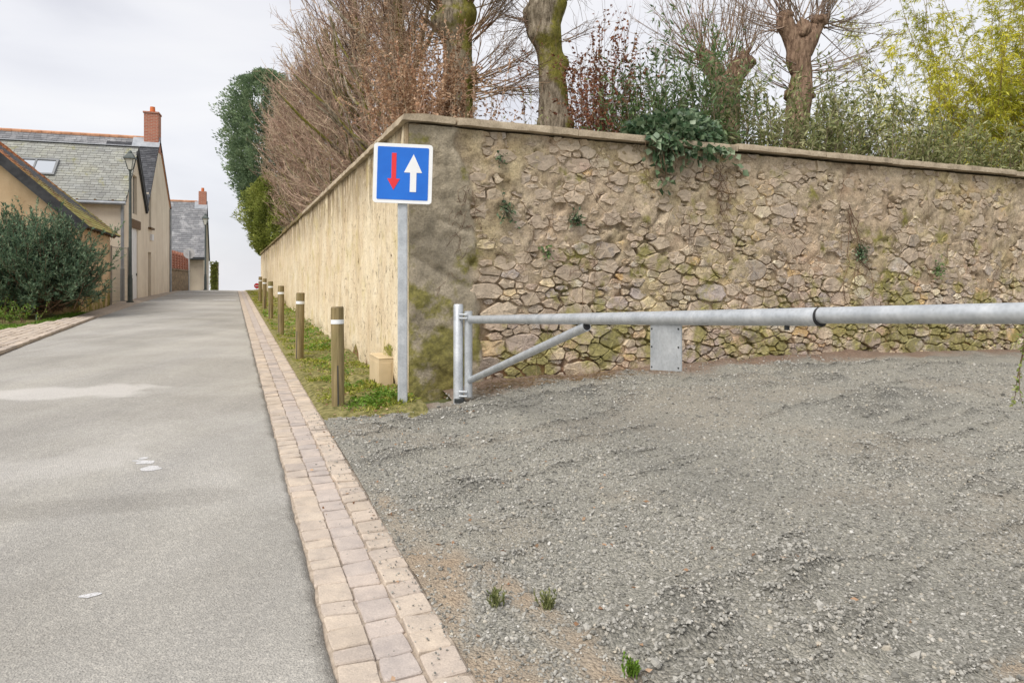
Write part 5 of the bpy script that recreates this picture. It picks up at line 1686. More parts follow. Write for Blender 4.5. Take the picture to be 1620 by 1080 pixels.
def wall_tuft(px, py, n_, r0, mat, label, dark=False):
    x0, z0 = px_wall(px), py_wall(px, py)
    lx = x0 + rng.normal(0, r0, n_); lz = z0 + rng.normal(0, r0 * 1.1, n_)
    X, Y = XY(WS - .03 - .03 * rng.random(n_), WT + lx)
    D = rng.normal(0, .7, (n_, 3)) + np.array([SA, -CA, -.2]) * .7
    V, F, r_ = leaves_np(np.stack([X, Y, lz], 1), D, rng.uniform(.03, .06, n_), rng.uniform(.02, .045, n_), .2, .15)
    org = np.array(on_wall(x0, z0))
    u = np.linspace(0, 1, 4)[None, :, None]
    Pst = org[None, None] * (1 - u) + np.stack([X, Y, lz], 1)[:, None, :] * u
    Vs, Fs = tubes_np(Pst, np.full(Pst.shape[:2], .002), 3)
    V, F = merge([(V, F), (Vs, np.concatenate([Fs[:, [0, 1, 2]], Fs[:, [0, 2, 3]]]))]); r_ = np.concatenate([r_, np.zeros(len(Vs))])
    o = np_mesh('ivy_tuft', V, F, mat, None, False, {'rnd': r_}, org); o.location = org
    tag(o, label, 'ivy', 'ivy tufts rooted in the stone wall')
wall_tuft(800, 333, 60, .06, M['ivy'], 'small ivy tuft in the stone wall beside the cement band')
wall_tuft(908, 346, 70, .045, M['ivy'], 'black-green tuft in the middle of the upper stone wall')
wall_tuft(1360, 400, 90, .07, M['ivy'], 'ivy tuft at the lower end of the dead creeper stems')
wall_tuft(1480, 425, 60, .07, M['oleander_dk'], 'pale ivy tuft low on the stone wall near the right edge')
wall_tuft(788, 252, 24, .03, M['ivy'], 'tiny ivy tuft high on the stone wall under the coping')
wall_tuft(862, 398, 26, .04, M['oleander_dk'], 'tiny green sprig on the stone wall above the brace')

# --- bamboo
def bamboo():
    x, y = px_s(1570, 9.6)
    base = np.array([x, y, .3])
    o = root('bamboo', base, 0, 'tall yellow-green bamboo clump at the right end of the wall', 'bamboo')
    n_ = 170
    p0 = base + np.stack([-.75 + 3.1 * rng.random(n_) ** .8, rng.uniform(-.3, 1.3, n_), np.zeros(n_)], 1)
    d = np.stack([rng.normal(-.05, .10, n_), rng.normal(-.02, .08, n_), np.ones(n_)], 1)
    Lc = np.where(rng.random(n_) < .62, rng.uniform(4.3, 6.2, n_), rng.uniform(6.2, 9.6, n_))
    P, R = grow(p0, d, Lc, 14, -.45, .035, .013, .003)
    V1 = tubes_np(P, R, 5)
    nb = 5600
    q, dd, u = branch_from(P, nb, .45, .995, .75)
    P1, R1 = grow(q, dd, rng.uniform(.2, .65, nb), 6, -.45, .12, .003, .001)
    V, F = merge([V1, tubes_np(P1, R1, 3)])
    np_mesh('culms', V, F, M['culm'], o, False, None, base)
    m_ = 125000
    q, dd, _ = branch_from(P1, m_, .12, 1, .6)
    dd = dd + np.array([0, 0, -.45])
    V, F, r_ = leaves_np(q, dd, rng.uniform(.07, .145, m_), rng.uniform(.014, .024, m_), .3, .1)
    cl = np.repeat(np.clip(.5 + .9 * fbm(q[:, 0] * 1.7, q[:, 1] * 1.7, q[:, 2] * 1.7, 2, 510), 0, 1), 4)
    np_mesh('foliage', V, F, M['bamboo'], o, False, {'rnd': .45 * r_ + .55 * cl}, base)
bamboo()

# --- drooping twig at the right edge of the frame, on a shrub that stands beside the yard
def droop():
    base = np.array([2.25, 2.75, float(h_yard(2.25, 2.75))])
    o = root('drooping_shrub', base, 0, 'fine-leaved twig drooping in front of the barrier at the right edge', 'shrub')
    K = 14
    paths = []
    for (ex, ey, ez, top, wv) in ((1.578, 2.14, 1.13, 2.0, 0.0), (1.605, 2.15, 1.17, 1.95, .05), (1.70, 2.2, 1.05, 1.75, .03), (1.78, 2.3, 1.0, 1.9, .0), (2.05, 2.5, 1.2, 1.7, .0), (2.3, 2.6, 1.15, 1.8, .0), (2.5, 2.9, 1.1, 1.9, .0)):
        u = np.linspace(0, 1, K)
        b_ = base; c_ = np.array([2.0, 2.45, top * 1.15]); e_ = np.array([ex, ey, ez]); m_ = np.array([ex + .12, ey, ez + .5])
        p = ((1 - u) ** 3)[:, None] * b_ + (3 * u * (1 - u) ** 2)[:, None] * c_ + (3 * u ** 2 * (1 - u))[:, None] * m_ + (u ** 3)[:, None] * e_
        paths.append(p + rng.normal(0, .004, p.shape))
    P = np.stack(paths)
    R = np.broadcast_to(np.linspace(.008, .0012, K)[None], P.shape[:2])
    n1 = 95
    q, dd, _ = branch_from(P, n1, .4, .99, .5)
    P1, R1 = grow(q, dd + np.array([0, 0, -.5]), rng.uniform(.04, .14, n1), 6, -.9, .08, .0015, .0008)
    V, F = merge([tubes_np(P, R, 5), tubes_np(P1, R1, 3)])
    np_mesh('stems', V, F, M['vine'], o, False, None, base)
    q2, d2, _ = branch_from(P, 1100, .42, 1, .9); q1, d1, _ = branch_from(P1, 1400, .1, 1, .9)
    nn = 2500
    V, F, r_ = leaves_np(np.concatenate([q2, q1]), np.concatenate([d2, d1]), rng.uniform(.008, .018, nn), rng.uniform(.005, .011, nn), .1, .15)
    np_mesh('foliage', V, F, M['fineleaf'], o, False, {'rnd': r_}, base)
droop()

# --- conifers at the far end of the wall
def conifer(base, label, name, H, prof, n_, lf, mat, seed, low=.0, leanx=0.0):
    base = np.asarray(base, float)
    o = root(name, base, 0, label, 'tree')
    mb = MB(); mb.tube([(0, 0, -.2), (leanx * .4, 0, H * .5), (leanx, 0, H * .93)], [.28, .16, .03], 10); mb.build('trunk', M['bark'], o, True)
    z = low + (1 - low) * rng.random(n_)
    wd = np.interp(z, *prof)
    th = rng.uniform(0, 2 * np.pi, n_)
    rr = wd * (.25 + .78 * rng.random(n_) ** .6) * (1 + .26 * fbm(np.cos(th) * 2.2 + 5, np.sin(th) * 2.2, z * H * .5, 3, seed) + .42 * vnoise(np.cos(th) * 5 + 9, np.sin(th) * 5, z * H * 1.3, seed + 3))
    z = z + .02 * rr / H * 8 * vnoise(np.cos(th) * 5, np.sin(th) * 5, z * H, seed + 6)
    p = np.stack([rr * np.cos(th) + leanx * z, rr * np.sin(th), z * H], 1)
    k = fbm(p[:, 0] * 1.1, p[:, 1] * 1.1, p[:, 2] * .9, 3, seed + 4) > -.55
    p = p[k]; th = th[k]
    d = np.stack([np.cos(th), np.sin(th), np.full(len(p), .7)], 1) + rng.normal(0, .5, (len(p), 3))
    V, F, r_ = leaves_np(p, d, rng.uniform(.6, 1.2, len(p)) * lf, rng.uniform(.5, 1, len(p)) * lf * .45, .05, .2)
    cl = np.repeat(np.clip(.5 + .8 * fbm(p[:, 0] * 1.6, p[:, 1] * 1.6, p[:, 2] * 1.6, 2, seed + 8), 0, 1), 4)
    np_mesh('crown', V, F, mat, o, False, {'rnd': .5 * r_ + .5 * cl})
    return o
Yc = 54.0
conifer((pxY(420.5, Yc), Yc, .6), 'tall dark green conifer at the far end of the wall', 'conifer_tree', 17.4, ([0, .30, .36, .48, .62, .84, .94, 1], [.3, .4, 1.1, 2.45, 2.95, 2.75, 1.9, .5]), 70000, .27, M['cypress'], 600, .28, 0.0)
Yc = 50.0
conifer((pxY(424, Yc), Yc, .7), 'rounded light green conifer overhanging the far wall top', 'conifer_tree', 8.6, ([0, .30, .40, .62, .85, 1], [.2, .5, 1.3, 1.75, 1.2, .1]), 30000, .22, M['limegreen'], 620, .3, 0.0)

# ------------------------------------------------------------------ street side on the left
# paved apron and footway
pav = root('pavement', (0, 0, 0), A, 'sandy footway of stone strips along the left houses', 'pavement', None, 'structure')
def strip_mesh(name, sv2, left, right, lift, mat, parent):
    n2 = 7
    Sv = np.repeat(np.asarray(sv2)[:, None], n2, 1)
    f2 = np.linspace(0, 1, n2)[None]
    Lf = np.array([left(s) for s in sv2])[:, None]; Rf = np.array([right(s) for s in sv2])[:, None]
    Tv = Lf + (Rf - Lf) * f2
    X, Y = XY(Sv, Tv)
    Z = h_base(X, Y) + lift + .006 * fbm(X, Y, 0, 3, 9)
    Z[:, -1] -= .12; Z[:, 0] -= .1
    return np_mesh(name, np.stack([Tv, Sv, Z], -1), grid_faces(len(sv2), n2)[:, ::-1], mat, parent, True)
strip_mesh('footway_bed', np.arange(4, 52, .4), lambda s: float(np.interp(s, [4, 16.5, 21, 26, 30, 36, 52], [-5.1, -4.75, -4.0, -4.0, -4.1, -3.5, -3.2])), lambda s: float(road_left(s)) - .01, .045, M['joint'], pav)
# strips of setts laid in rows along the street
psl = []
for Lk in range(6):
    vs, fs = sett_mesh(900 + Lk, .30 + .03 * Lk, .145)
    me = bpy.data.meshes.new('paving_stone'); me.from_pydata(vs, [], fs); me.update(); me.materials.append(M['sett']); psl.append((me, .312 + .03 * Lk))
cnt = 0
for row in range(9):
    s_ = 8.6 + .13 * (row % 3)
    while s_ < 21.5 and cnt < 295:
        me, Ls = psl[rs.randrange(6)]
        t_ = float(road_left(s_)) - .02 - .079 - row * .158
        lim_ = float(np.interp(s_, [4, 16.5, 21, 26], [-5.1, -4.75, -4.0, -4.0]))
        if t_ > lim_ + .08:
            x, y = XY(s_ + Ls / 2, t_)
            o = bpy.data.objects.new('paving_stone', me); o.parent = pav
            o.location = (t_, s_ + Ls / 2, hb(x, y) + .058 + rs.uniform(-.004, .004)); o.rotation_euler = (.021, rs.uniform(-.02, .02), math.pi if rs.random() < .5 else 0)
            link(o); cnt += 1
        s_ += Ls
# grass at the foot of the yew
n_ = 34000
s = rng.uniform(12.5, 24, n_); t = rng.uniform(-7.2, -3.95, n_)
lim2 = np.interp(s, [4, 16.5, 21, 26], [-5.1, -4.75, -4.0, -4.0])
k = (t < lim2 - .03) & (t > -4.5 - 2.7 * (s < 19.6)) & (rng.random(n_) < .95)
X, Y = XY(s[k], t[k])
L_ = rng.uniform(.05, .14, k.sum())
V, F, r_ = blades(X, Y, h_base(X, Y) - .02, L_, .02, .6)
o = np_mesh('grass', V, F, M['weed'], None, False, {'rnd': r_}); tag(o, 'strip of bright grass in front of the big dark bush', 'grass', None, 'stuff')
sheet('lawn', np.linspace(8, 25.5, 40), np.linspace(-12, -3.95, 20), lambda X, Y: h_base(X, Y) - .012 - .2 * sst(-4.75, -4.3, ST(X, Y)[1]) * (ST(X, Y)[0] < 17), M['soil'], 'earth under the bush beside the low outbuilding')

# big feathery dark bush
Yb = 18.6
base = np.array([pxY(48, Yb), Yb, hb(pxY(48, Yb), Yb)])
def yew():
    o = root('yew_bush', base, 0, 'big feathery dark green bush in front of the low outbuilding', 'bush')
    n_ = 950
    az = rng.uniform(0, 2 * np.pi, n_); el = np.arcsin(rng.uniform(-.02, 1, n_))
    d = np.stack([np.cos(az) * np.cos(el), np.sin(az) * np.cos(el), np.sin(el) * 1.2], 1)
    p0 = np.stack([rng.normal(0, .45, n_), rng.normal(0, .35, n_), rng.uniform(.1, .9, n_)], 1)
    P, R = grow(p0, d, rng.uniform(.72, 1.02, n_) * np.hypot(1.05 * np.cos(el), 2.45 * np.sin(el)), 9, .75, .045, .012, .003)
    q, dd, u = branch_from(P, 6800, .3, .98, .42)
    P1, R1 = grow(q, dd, rng.uniform(.2, .5, 6800), 5, .3, .06, .004, .0015)
    V, F = merge([tubes_np(P, R, 4), tubes_np(P1, R1, 3)])
    np_mesh('branches', V, F, M['vine'], o, False)
    m_ = 110000
    q1, d1, _ = branch_from(P1, m_, .05, 1, .42)
    m2 = 15000
    q2, d2, _ = branch_from(P, m2, .4, 1, .5)
    V, F, r_ = leaves_np(np.concatenate([q1, q2]), np.concatenate([d1, d2]), rng.uniform(.06, .13, m_ + m2), rng.uniform(.022, .036, m_ + m2), 0, .2)
    np_mesh('foliage', V, F, M['yew'], o, False, {'rnd': r_})
yew()
x, y = pxY(0, 16.5), 16.5
shrub('low_shrub', (x - .2, y + .3, hb(x, y)), 'low green shrub at the left edge by the grass', 'shrub', 46, .62, .55, 1500, .06, .035, M['weed'], M['vine'], .1, .35, lo=.2)

# ---- houses
def slates(mb_v, mb_f, mb_r, o, ax, up, W_, H_, course, sw, thick=.012, seed=0, keepf=None):
    r = random.Random(seed)
    o = Vector(o); ax = Vector(ax).normalized(); up = Vector(up).normalized(); nn = ax.cross(up).normalized()
    if nn.z < 0: nn = -nn
    rows = int(H_ / course) + 1
    for i in range(rows):
        x = -r.random() * sw
        h0 = i * course
        h1 = min(h0 + course * 1.12, H_ + .02)
        while x < W_:
            w2 = sw * r.uniform(.85, 1.15)
            a, b = max(x, 0), min(x + w2 - .008, W_)
            if b - a > .03 and (keepf is None or keepf((a + b) / 2, h0)):
                t1 = thick * r.uniform(.9, 1.9); dj = r.uniform(-.01, .01)
                p = [o + ax * a + up * (h0 + dj) + nn * t1, o + ax * b + up * (h0 + dj) + nn * t1 * r.uniform(.9, 1.1), o + ax * b + up * h1 + nn * .003, o + ax * a + up * h1 + nn * .003,
                     o + ax * a + up * (h0 + dj), o + ax * b + up * (h0 + dj)]
                k = len(mb_v); mb_v.extend([tuple(q) for q in p])
                mb_f.extend([(k, k + 1, k + 2, k + 3), (k + 4, k + 5, k + 1, k)])
                mb_r.extend([r.random()] * 6)
            x += w2
def slate_obj(fields, name, mat, parent, seed=0):
    v, f, r = [], [], []
    for i, fd in enumerate(fields):
        slates(v, f, r, *fd, seed=seed + i)
    me = bpy.data.meshes.new(name); me.from_pydata(v, [], f); me.update()
    at = me.attributes.new('rnd', 'FLOAT', 'POINT'); at.data.foreach_set('value', r)
    o = finish(name, me, mat, parent); o['kind'] = 'stuff'
    return o

def facade_x(name, outline, holes, mat, parent, x=0.0, depth=.28):
    """wall in the plane x, seen from +x; outline = [(y, ztop)...] sorted; holes = (y0,y1,z0,z1)"""
    ys = sorted(set([p[0] for p in outline] + [h[0] for h in holes] + [h[1] for h in holes]))
    ztop = lambda y: float(np.interp(y, [p[0] for p in outline], [p[1] for p in outline]))
    mb = MB()
    zb = -.5
    for ya, yb in zip(ys[:-1], ys[1:]):
        hs_ = sorted([h for h in holes if h[0] <= ya + 1e-6 and h[1] >= yb - 1e-6], key=lambda h: h[2])
        z0 = zb
        for h in hs_:
            mb.quad((x, ya, z0), (x, yb, z0), (x, yb, h[2]), (x, ya, h[2])); z0 = h[3]
        mb.quad((x, ya, z0), (x, yb, z0), (x, yb, ztop(yb)), (x, ya, ztop(ya)))
    for (a, b, c, d) in holes:
        mb.quad((x, a, c), (x - depth, a, c), (x - depth, a, d), (x, a, d))
        mb.quad((x, b, c), (x, b, d), (x - depth, b, d), (x - depth, b, c))
        mb.quad((x, a, d), (x - depth, a, d), (x - depth, b, d), (x, b, d))
        mb.quad((x, a, c), (x, b, c), (x - depth, b, c), (x - depth, a, c))
    return mb.build(name, mat, parent)

# house B: two parallel roofs, gables on the street
P0 = (-15.1, 26.6); hB0 = .636
rzB = math.atan2(.307, .952)
hB = root('stone_house', (*P0, hB0), rzB, 'beige rendered house with twin slate gables and a brick chimney', 'house')
E1, R1_, VL, R2_, E2 = (0, 4.06), (2.1, 6.34), (4.2, 3.96), (7.3, 7.70), (10.4, 4.75)
holes = [(1.45, 2.25, 3.6, 5.2), (1.1, 2.4, .0, 3.0), (4.77, 5.3, 3.28, 4.86), (4.6, 5.3, .1, 2.15)]
facade_x('street_wall', [E1, R1_, VL, R2_, E2], holes, M['facade_b'], hB)
W_ = 14
mb = MB()
mb.quad((-W_, 0, -.5), (0, 0, -.5), (0, 0, E1[1]), (-W_, 0, E1[1]))
mb.quad((-W_, E2[0], -.5), (0, E2[0], -.5), (0, E2[0], E2[1]), (-W_, E2[0], E2[1]))
mb.add([(-W_, 0, -.5), (-W_, E2[0], -.5), (-W_, E2[0], E2[1]), (-W_, R2_[0], R2_[1]), (-W_, VL[0], VL[1]), (-W_, R1_[0], R1_[1]), (-W_, 0, E1[1])], [tuple(range(7))])
mb.build('side_wall', M['facade_b'], hB)
def roof_plane(name, ya, za, yb, zb, x0, x1, th, mat, parent, over=.0):
    d = Vector((0, yb - ya, zb - za)).normalized()
    nn = Vector((0, -d.z, d.y));
    if nn.z < 0: nn = -nn
    a = Vector((0, ya, za)) - d * over
    b = Vector((0, yb, zb))
    mb = MB()
    mb.prism([Vector((x0, a.y, a.z)) + nn * .015, Vector((x1, a.y, a.z)) + nn * .015, Vector((x1, b.y, b.z)) + nn * .015, Vector((x0, b.y, b.z)) + nn * .015], nn * th)
    o = mb.build(name, mat, parent)
    return o, a + nn * (th + .016), d, (b - a).length
rf, a, d, Ln = roof_plane('roof', *E1, *R1_, -W_, .10, .07, M['bargeboard'], hB, .28)
slate_obj([((-W_, a.y, a.z), (1, 0, 0), d, W_ + .10, Ln, .15, .24)], 'slates', M['slate'], rf, 10)
rf, a, d, Ln = roof_plane('roof', *VL, *R1_, -W_, .10, .07, M['bargeboard'], hB, 0)
slate_obj([((-W_, a.y, a.z), (1, 0, 0), d, W_ + .1, Ln, .15, .24)], 'slates', M['slate_dark'], rf, 20)
rf, a, d, Ln = roof_plane('roof', *VL, *R2_, -W_, .06, .07, M['bargeboard'], hB, 0)
slate_obj([((-2.2, a.y, a.z), (1, 0, 0), d, 2.26, Ln * .93, .13, .2)], 'slates', M['slate_dark'], rf, 30)
slate_obj([((-W_, a.y, a.z), (1, 0, 0), d, W_ - 2.2, Ln, .15, .24), ((-2.2, a.y + d.y * Ln * .935, a.z + d.z * Ln * .935), (1, 0, 0), d, 2.26, Ln * .06, .15, .24)], 'slates', M['slate_old'], rf, 33)
rf, a, d, Ln = roof_plane('roof', *E2, *R2_, -W_, .06, .07, M['bargeboard'], hB, .2)
slate_obj([((-W_, a.y, a.z), (1, 0, 0), d, W_ + .06, Ln, .15, .24)], 'slates', M['slate_old'], rf, 36)
# ridges
for k in range(34):
    x1_ = -.55 - k * .40
    mb = MB(); mb.tube([(x1_, R2_[0], R2_[1] + .085), (x1_ - .41, R2_[0], R2_[1] + .095)], [.115, .10], 8); mb.build('ridge_tile', M['ridge'], hB, 'auto')
mb = MB(); mb.box(-W_, .11, R1_[0] - .13, R1_[0] + .13, R1_[1] + .09, R1_[1] + .13); mb.build('zinc_ridge', M['dull_zinc'], hB, False, .02)
mb = MB(); mb.box(-2.2, .09, R2_[0] - 1.05, R2_[0] - .55, R2_[1] - .55, R2_[1] - .515, Matrix.Translation((0, 0, 0))); 
# lead flashing at chimney foot
mb = MB(); mb.prism([(-1.1, R2_[0] - .50, R2_[1] - .43), (.085, R2_[0] - .50, R2_[1] - .43), (.085, R2_[0] - .02, R2_[1] + .14), (-1.1, R2_[0] - .02, R2_[1] + .14)], (0, -.03, .03)); mb.build('flashing', M['dull_zinc'], hB)
ch = MB().box(-.62, .02, R2_[0] - .30, R2_[0] + .42, R2_[1] - .6, R2_[1] + 1.28).build('chimney', M['brick'], hB, False, .01)
MB().box(-.66, .05, R2_[0] - .34, R2_[0] + .46, R2_[1] + 1.28, R2_[1] + 1.36).build('chimney_cap', M['brick'], ch, False, .01)
mb = MB(); mb.tube([(-.30, R2_[0] + .06, R2_[1] + 1.36), (-.30, R2_[0] + .06, R2_[1] + 1.66)], [.13, .11], 14); mb.build('chimney_pot', M['pot'], ch, 'auto')
# barge boards along the gables
def bargeboard(pa, pb, x0, x1, w_, name='bargeboard', mat='bargeboard'):
    a = Vector((0, *pa)); b = Vector((0, *pb)); d = (b - a).normalized(); nn = Vector((0, -d.z, d.y))
    if nn.z < 0: nn = -nn
    mb = MB(); mb.prism([Vector((x0, a.y, a.z)) + nn * .012, Vector((x0, b.y, b.z)) + nn * .012, Vector((x0, b.y, b.z)) - nn * w_, Vector((x0, a.y, a.z)) - nn * w_], (x1 - x0, 0, 0))
    return mb.build(name, M[mat], hB)
bargeboard((VL[0], VL[1]), R1_, .005, .09, .20)
bargeboard(E1, R1_, .005, .06, .05)
bargeboard((R2_[0] + .5, R2_[1] - .5), E2, .004, .05, .05, 'verge_tile', 'ridge')
# gutter, downpipe, eaves brackets
mb = MB(); mb.tube([(-W_, -.30, E1[1] - .20), (.10, -.30, E1[1] - .24)], .07, 10); mb.build('gutter', M['dull_zinc'], hB, 'auto')
mb = MB(); mb.tube([(.0, -.28, E1[1] - .26), (-.05, -.12, E1[1] - .45), (-.05, -.10, .05)], .06, 10); mb.build('downpipe', M['dull_zinc'], hB, 'auto')
mb = MB(); mb.tube([(-.05, -.10, -.3), (-.05, -.10, 1.3)], .075, 10); mb.build('downpipe_foot', M['grey_frame'], hB, 'auto')
for k in range(12):
    x0 = -.35 - k * .6
    MB().box(x0 - .04, x0 + .04, -.26, .0, E1[1] - .21, E1[1] - .10).build('rafter_end', M['timber'], hB)
mb = MB(); mb.tube([(.06, E2[0] - .12, -.1), (.06, E2[0] - .12, E2[1] - .1)], .05, 10); mb.build('downpipe', M['dull_zinc'], hB, 'auto')
# windows and doors
def fill(name, h, mat, parent, x=-.12, th=.05):
    return MB().box(x - th, x, h[0] - .01, h[1] + .01, h[2] - .01, h[3] + .01).build(name, M[mat], parent)
wf = fill('upper_window', holes[0], 'opening', hB)
MB().box(-.119, -.105, 1.49, 2.21, 3.65, 5.15).build('pane', M['glass'], wf)
dr = fill('white_door', holes[1], 'white_door', hB, -.05)
for k in range(4):
    MB().box(-.05, -.035, 1.12 + k * .32, 1.12 + k * .32 + .30, .05, 2.95).build('door_board', M['white_door'], dr)
MB().box(-.034, -.01, 2.25, 2.33, 1.05, 1.15).build('handle', M['dark_metal'], dr)
MB().box(-.22, .06, .85, 2.75, 3.003, 3.36).build('lintel', M['timber'], hB, False, .02)
wf = fill('slit_window', holes[2], 'opening', hB)
MB().box(-.119, -.105, 4.81, 5.26, 3.32, 4.82).build('pane', M['glass'], wf)
MB().box(-.02, .13, 4.6, 5.45, 3.19, 3.278).build('sill', M['timber'], hB, False, .01)
dr = fill('narrow_door', holes[3], 'opening', hB)
MB().box(.003, .1, 5.0, 5.4, 2.7, 2.98).build('lamp_box', M['white_door'], hB, False, .01)
# skylight on the near slope (built in the slope's own frame)
dS = Vector((0, R1_[0] - E1[0], R1_[1] - E1[1])).normalized(); nS = Vector((0, -dS.z, dS.y)); nS = nS if nS.z > 0 else -nS
def on_slope(x, h, k): return Vector((x, E1[0], E1[1])) + dS * h + nS * (k + .10)
sx0, sx1, h0, h1 = -4.05, -2.55, 1.05, 2.0
mb = MB()
for (a0, a1, b0, b1) in ((sx0, sx1, h0, h0 + .08), (sx0, sx1, h1 - .08, h1), (sx0, sx0 + .08, h0 + .08, h1 - .08), (sx1 - .08, sx1, h0 + .08, h1 - .08), ((sx0 + sx1) / 2 - .03, (sx0 + sx1) / 2 + .03, h0 + .08, h1 - .08)):
    mb.prism([on_slope(a0, b0, 0), on_slope(a1, b0, 0), on_slope(a1, b1, 0), on_slope(a0, b1, 0)], nS * .07)
sk = mb.build('skylight', M['grey_frame'], hB)
mb = MB(); mb.prism([on_slope(sx0 + .06, h0 + .06, .02), on_slope(sx1 - .06, h0 + .06, .02), on_slope(sx1 - .06, h1 - .06, .02), on_slope(sx0 + .06, h1 - .06, .02)], nS * .02); mb.build('pane', M['skyglass'], sk)

# outbuilding A: ridge along the street, gable toward us
P0 = (-12.9, 20.35); rzA = math.atan2(.357, .934)
zA = hb(*P0)
hA = root('outbuilding', (*P0, zA), rzA, 'low ochre outbuilding with a mossy tile roof behind the dark bush', 'outbuilding')
eA = 3.24 - zA
pit = .93
pitf = .87                              # the far verge is a little flatter: the old roof is twisted
LA, WA = 4.76, 3.6
mb = MB()
rA = eA + WA * pit
rF = eA + WA * pitf
mb.add([(0, 0, -.5), (0, 0, eA), (-WA, 0, rA), (-2 * WA, 0, eA), (-2 * WA, 0, -.5), (0, LA, -.5), (0, LA, eA), (-WA, LA, rF), (-2 * WA, LA, eA), (-2 * WA, LA, -.5)], [(0, 1, 2, 3, 4), (9, 8, 7, 6, 5), (0, 5, 6, 1), (3, 8, 9, 4)]); mb.build('wall', M['facade_a'], hA)
dA = Vector((-1, 0, pit)).normalized(); nA = Vector((pit, 0, 1)).normalized()
def RP(k, y, up):                       # a point on the street slope, k metres in from the eaves line
    pt = pit + (pitf - pit) * (y + .3) / (LA + .5)
    return Vector((-k, y, eA + k * pt)) + nA * up
mb = MB()
mb.add([RP(-.24, -.3, .03), RP(-.24, LA + .2, .03), RP(WA, LA + .2, .03), RP(WA, -.3, .03), RP(-.24, -.3, .09), RP(-.24, LA + .2, .09), RP(WA, LA + .2, .09), RP(WA, -.3, .09)],
       [(0, 1, 2, 3), (7, 6, 5, 4), (0, 4, 5, 1), (1, 5, 6, 2), (2, 6, 7, 3), (3, 7, 4, 0)])
rfA = mb.build('roof', M['bargeboard'], hA)
mb = MB(); dA2 = Vector((1, 0, pit)).normalized(); nA2 = Vector((-pit, 0, 1)).normalized(); a2 = Vector((-2 * WA, -.30, eA)) - dA2 * .32
mb.prism([a2 + nA2 * .03, a2 + dA2 * (WA * math.sqrt(1 + pit * pit) + .32) + nA2 * .03, a2 + dA2 * (WA * math.sqrt(1 + pit * pit) + .32) + nA2 * .09, a2 + nA2 * .09], (0, LA + .5, 0)); mb.build('roof', M['bargeboard'], hA)
# flat tiles on the street slope
v, f, r = [], [], []
for i in range(int((WA + .24) / .125)):
    yy_ = -.32
    while yy_ < LA + .18:
        q = random.Random(i * 999 + int(yy_ * 100)); t1 = q.uniform(.014, .034)
        k0 = -.25 + i * .125
        k = len(v)
        v += [tuple(RP(k0, yy_, .092 + t1)), tuple(RP(k0, yy_ + .17, .092 + t1)), tuple(RP(k0 + .15, yy_ + .17, .096)), tuple(RP(k0 + .15, yy_, .096)), tuple(RP(k0, yy_, .09)), tuple(RP(k0, yy_ + .17, .09)), tuple(RP(k0 + .15, yy_, .09))]
        f += [(k, k + 1, k + 2, k + 3), (k + 4, k + 5, k + 1, k), (k + 4, k, k + 3, k + 6)]
        yy_ += .178
me = bpy.data.meshes.new('tiles'); me.from_pydata(v, [], f); me.update(); o = finish('tiles', me, M['tile'], rfA); o['kind'] = 'stuff'
# thick barge board on the near gable, rafters under the eaves
mb = MB(); b = Vector((0, -.345, eA)) - dA * .34
mb.prism([b + nA * .10, b + dA * 5.0 + nA * .10, b + dA * 5.0 - nA * .17, b - nA * .17], (0, .045, 0)); mb.build('bargeboard', M['bargeboard'], hA)
for k in range(11):
    y0 = -.1 + k * .46
    mb = MB(); c_ = Vector((0, y0, eA)) - dA * .29
    mb.prism([c_ - nA * .08, c_ + dA * .40 - nA * .08, c_ + dA * .40 + nA * .025, c_ + nA * .025], (0, .07, 0)); mb.build('rafter_end', M['timber'], hA)
# rough quoin stones low on the corner
# wire gate panel between outbuilding and house
gx, gy = pxY(176, 24.7), 24.7
fz = hb(gx, gy)
fence = root('wire_panel', (gx, gy, fz), math.atan2(25.9 - gy, pxY(203, 25.9) - gx), 'thin wire mesh panel between the outbuilding and the house corner', 'fence')
fl = math.hypot(25.9 - gy, pxY(203, 25.9) - gx)
for x_ in (0, fl):
    mb = MB(); mb.tube([(x_, 0, -.2), (x_, 0, 2.15)], .028, 8); mb.build('post', M['wire'], fence, 'auto')
mb = MB(); mb.tube([(0, 0, 2.1), (fl, 0, 2.1)], .014, 6); mb.tube([(0, 0, .12), (fl, 0, .12)], .014, 6); mb.build('rail', M['wire'], fence, 'auto')
mb = MB()
for k in range(1, 14):
    mb.tube([(fl * k / 14, 0, .12), (fl * k / 14, 0, 2.1)], .003, 4)
for k in range(1, 12):
    mb.tube([(0, .004, .12 + 1.98 * k / 12), (fl, .004, .12 + 1.98 * k / 12)], .003, 4)
o = mb.build('wire', M['wire'], fence); o['kind'] = 'stuff'

# house C at the crest
P0 = (pxY(322, 46.0), 46.0); zC = hb(*P0)
hC = root('far_house', (*P0, zC), rad(21.5), 'far grey house with an old slate roof and small brick chimney at the crest', 'house')
eC, rC, wC = pz(403, 46) - zC, pz(322, 49.5) - zC, 7.6
facade_x('street_wall', [(0, eC), (wC / 2, rC), (wC, eC)], [(2.9, 3.5, 2.4, 4.6)], M['facade_b'], hC)
mb = MB(); mb.quad((-9, 0, -.5), (0, 0, -.5), (0, 0, eC), (-9, 0, eC)); mb.quad((-9, wC, -.5), (0, wC, -.5), (0, wC, eC), (-9, wC, eC)); mb.build('side_wall', M['facade_c'], hC)
rf, a, d, Ln = roof_plane('roof', 0, eC, wC / 2, rC, -9, .08, .07, M['bargeboard'], hC, .35)
slate_obj([((-9, a.y, a.z), (1, 0, 0), d, 9.08, Ln, .2, .3)], 'slates', M['slate_old'], rf, 50)
rf, a, d, Ln = roof_plane('roof', wC, eC, wC / 2, rC, -9, .08, .07, M['bargeboard'], hC, .3)
mb = MB()
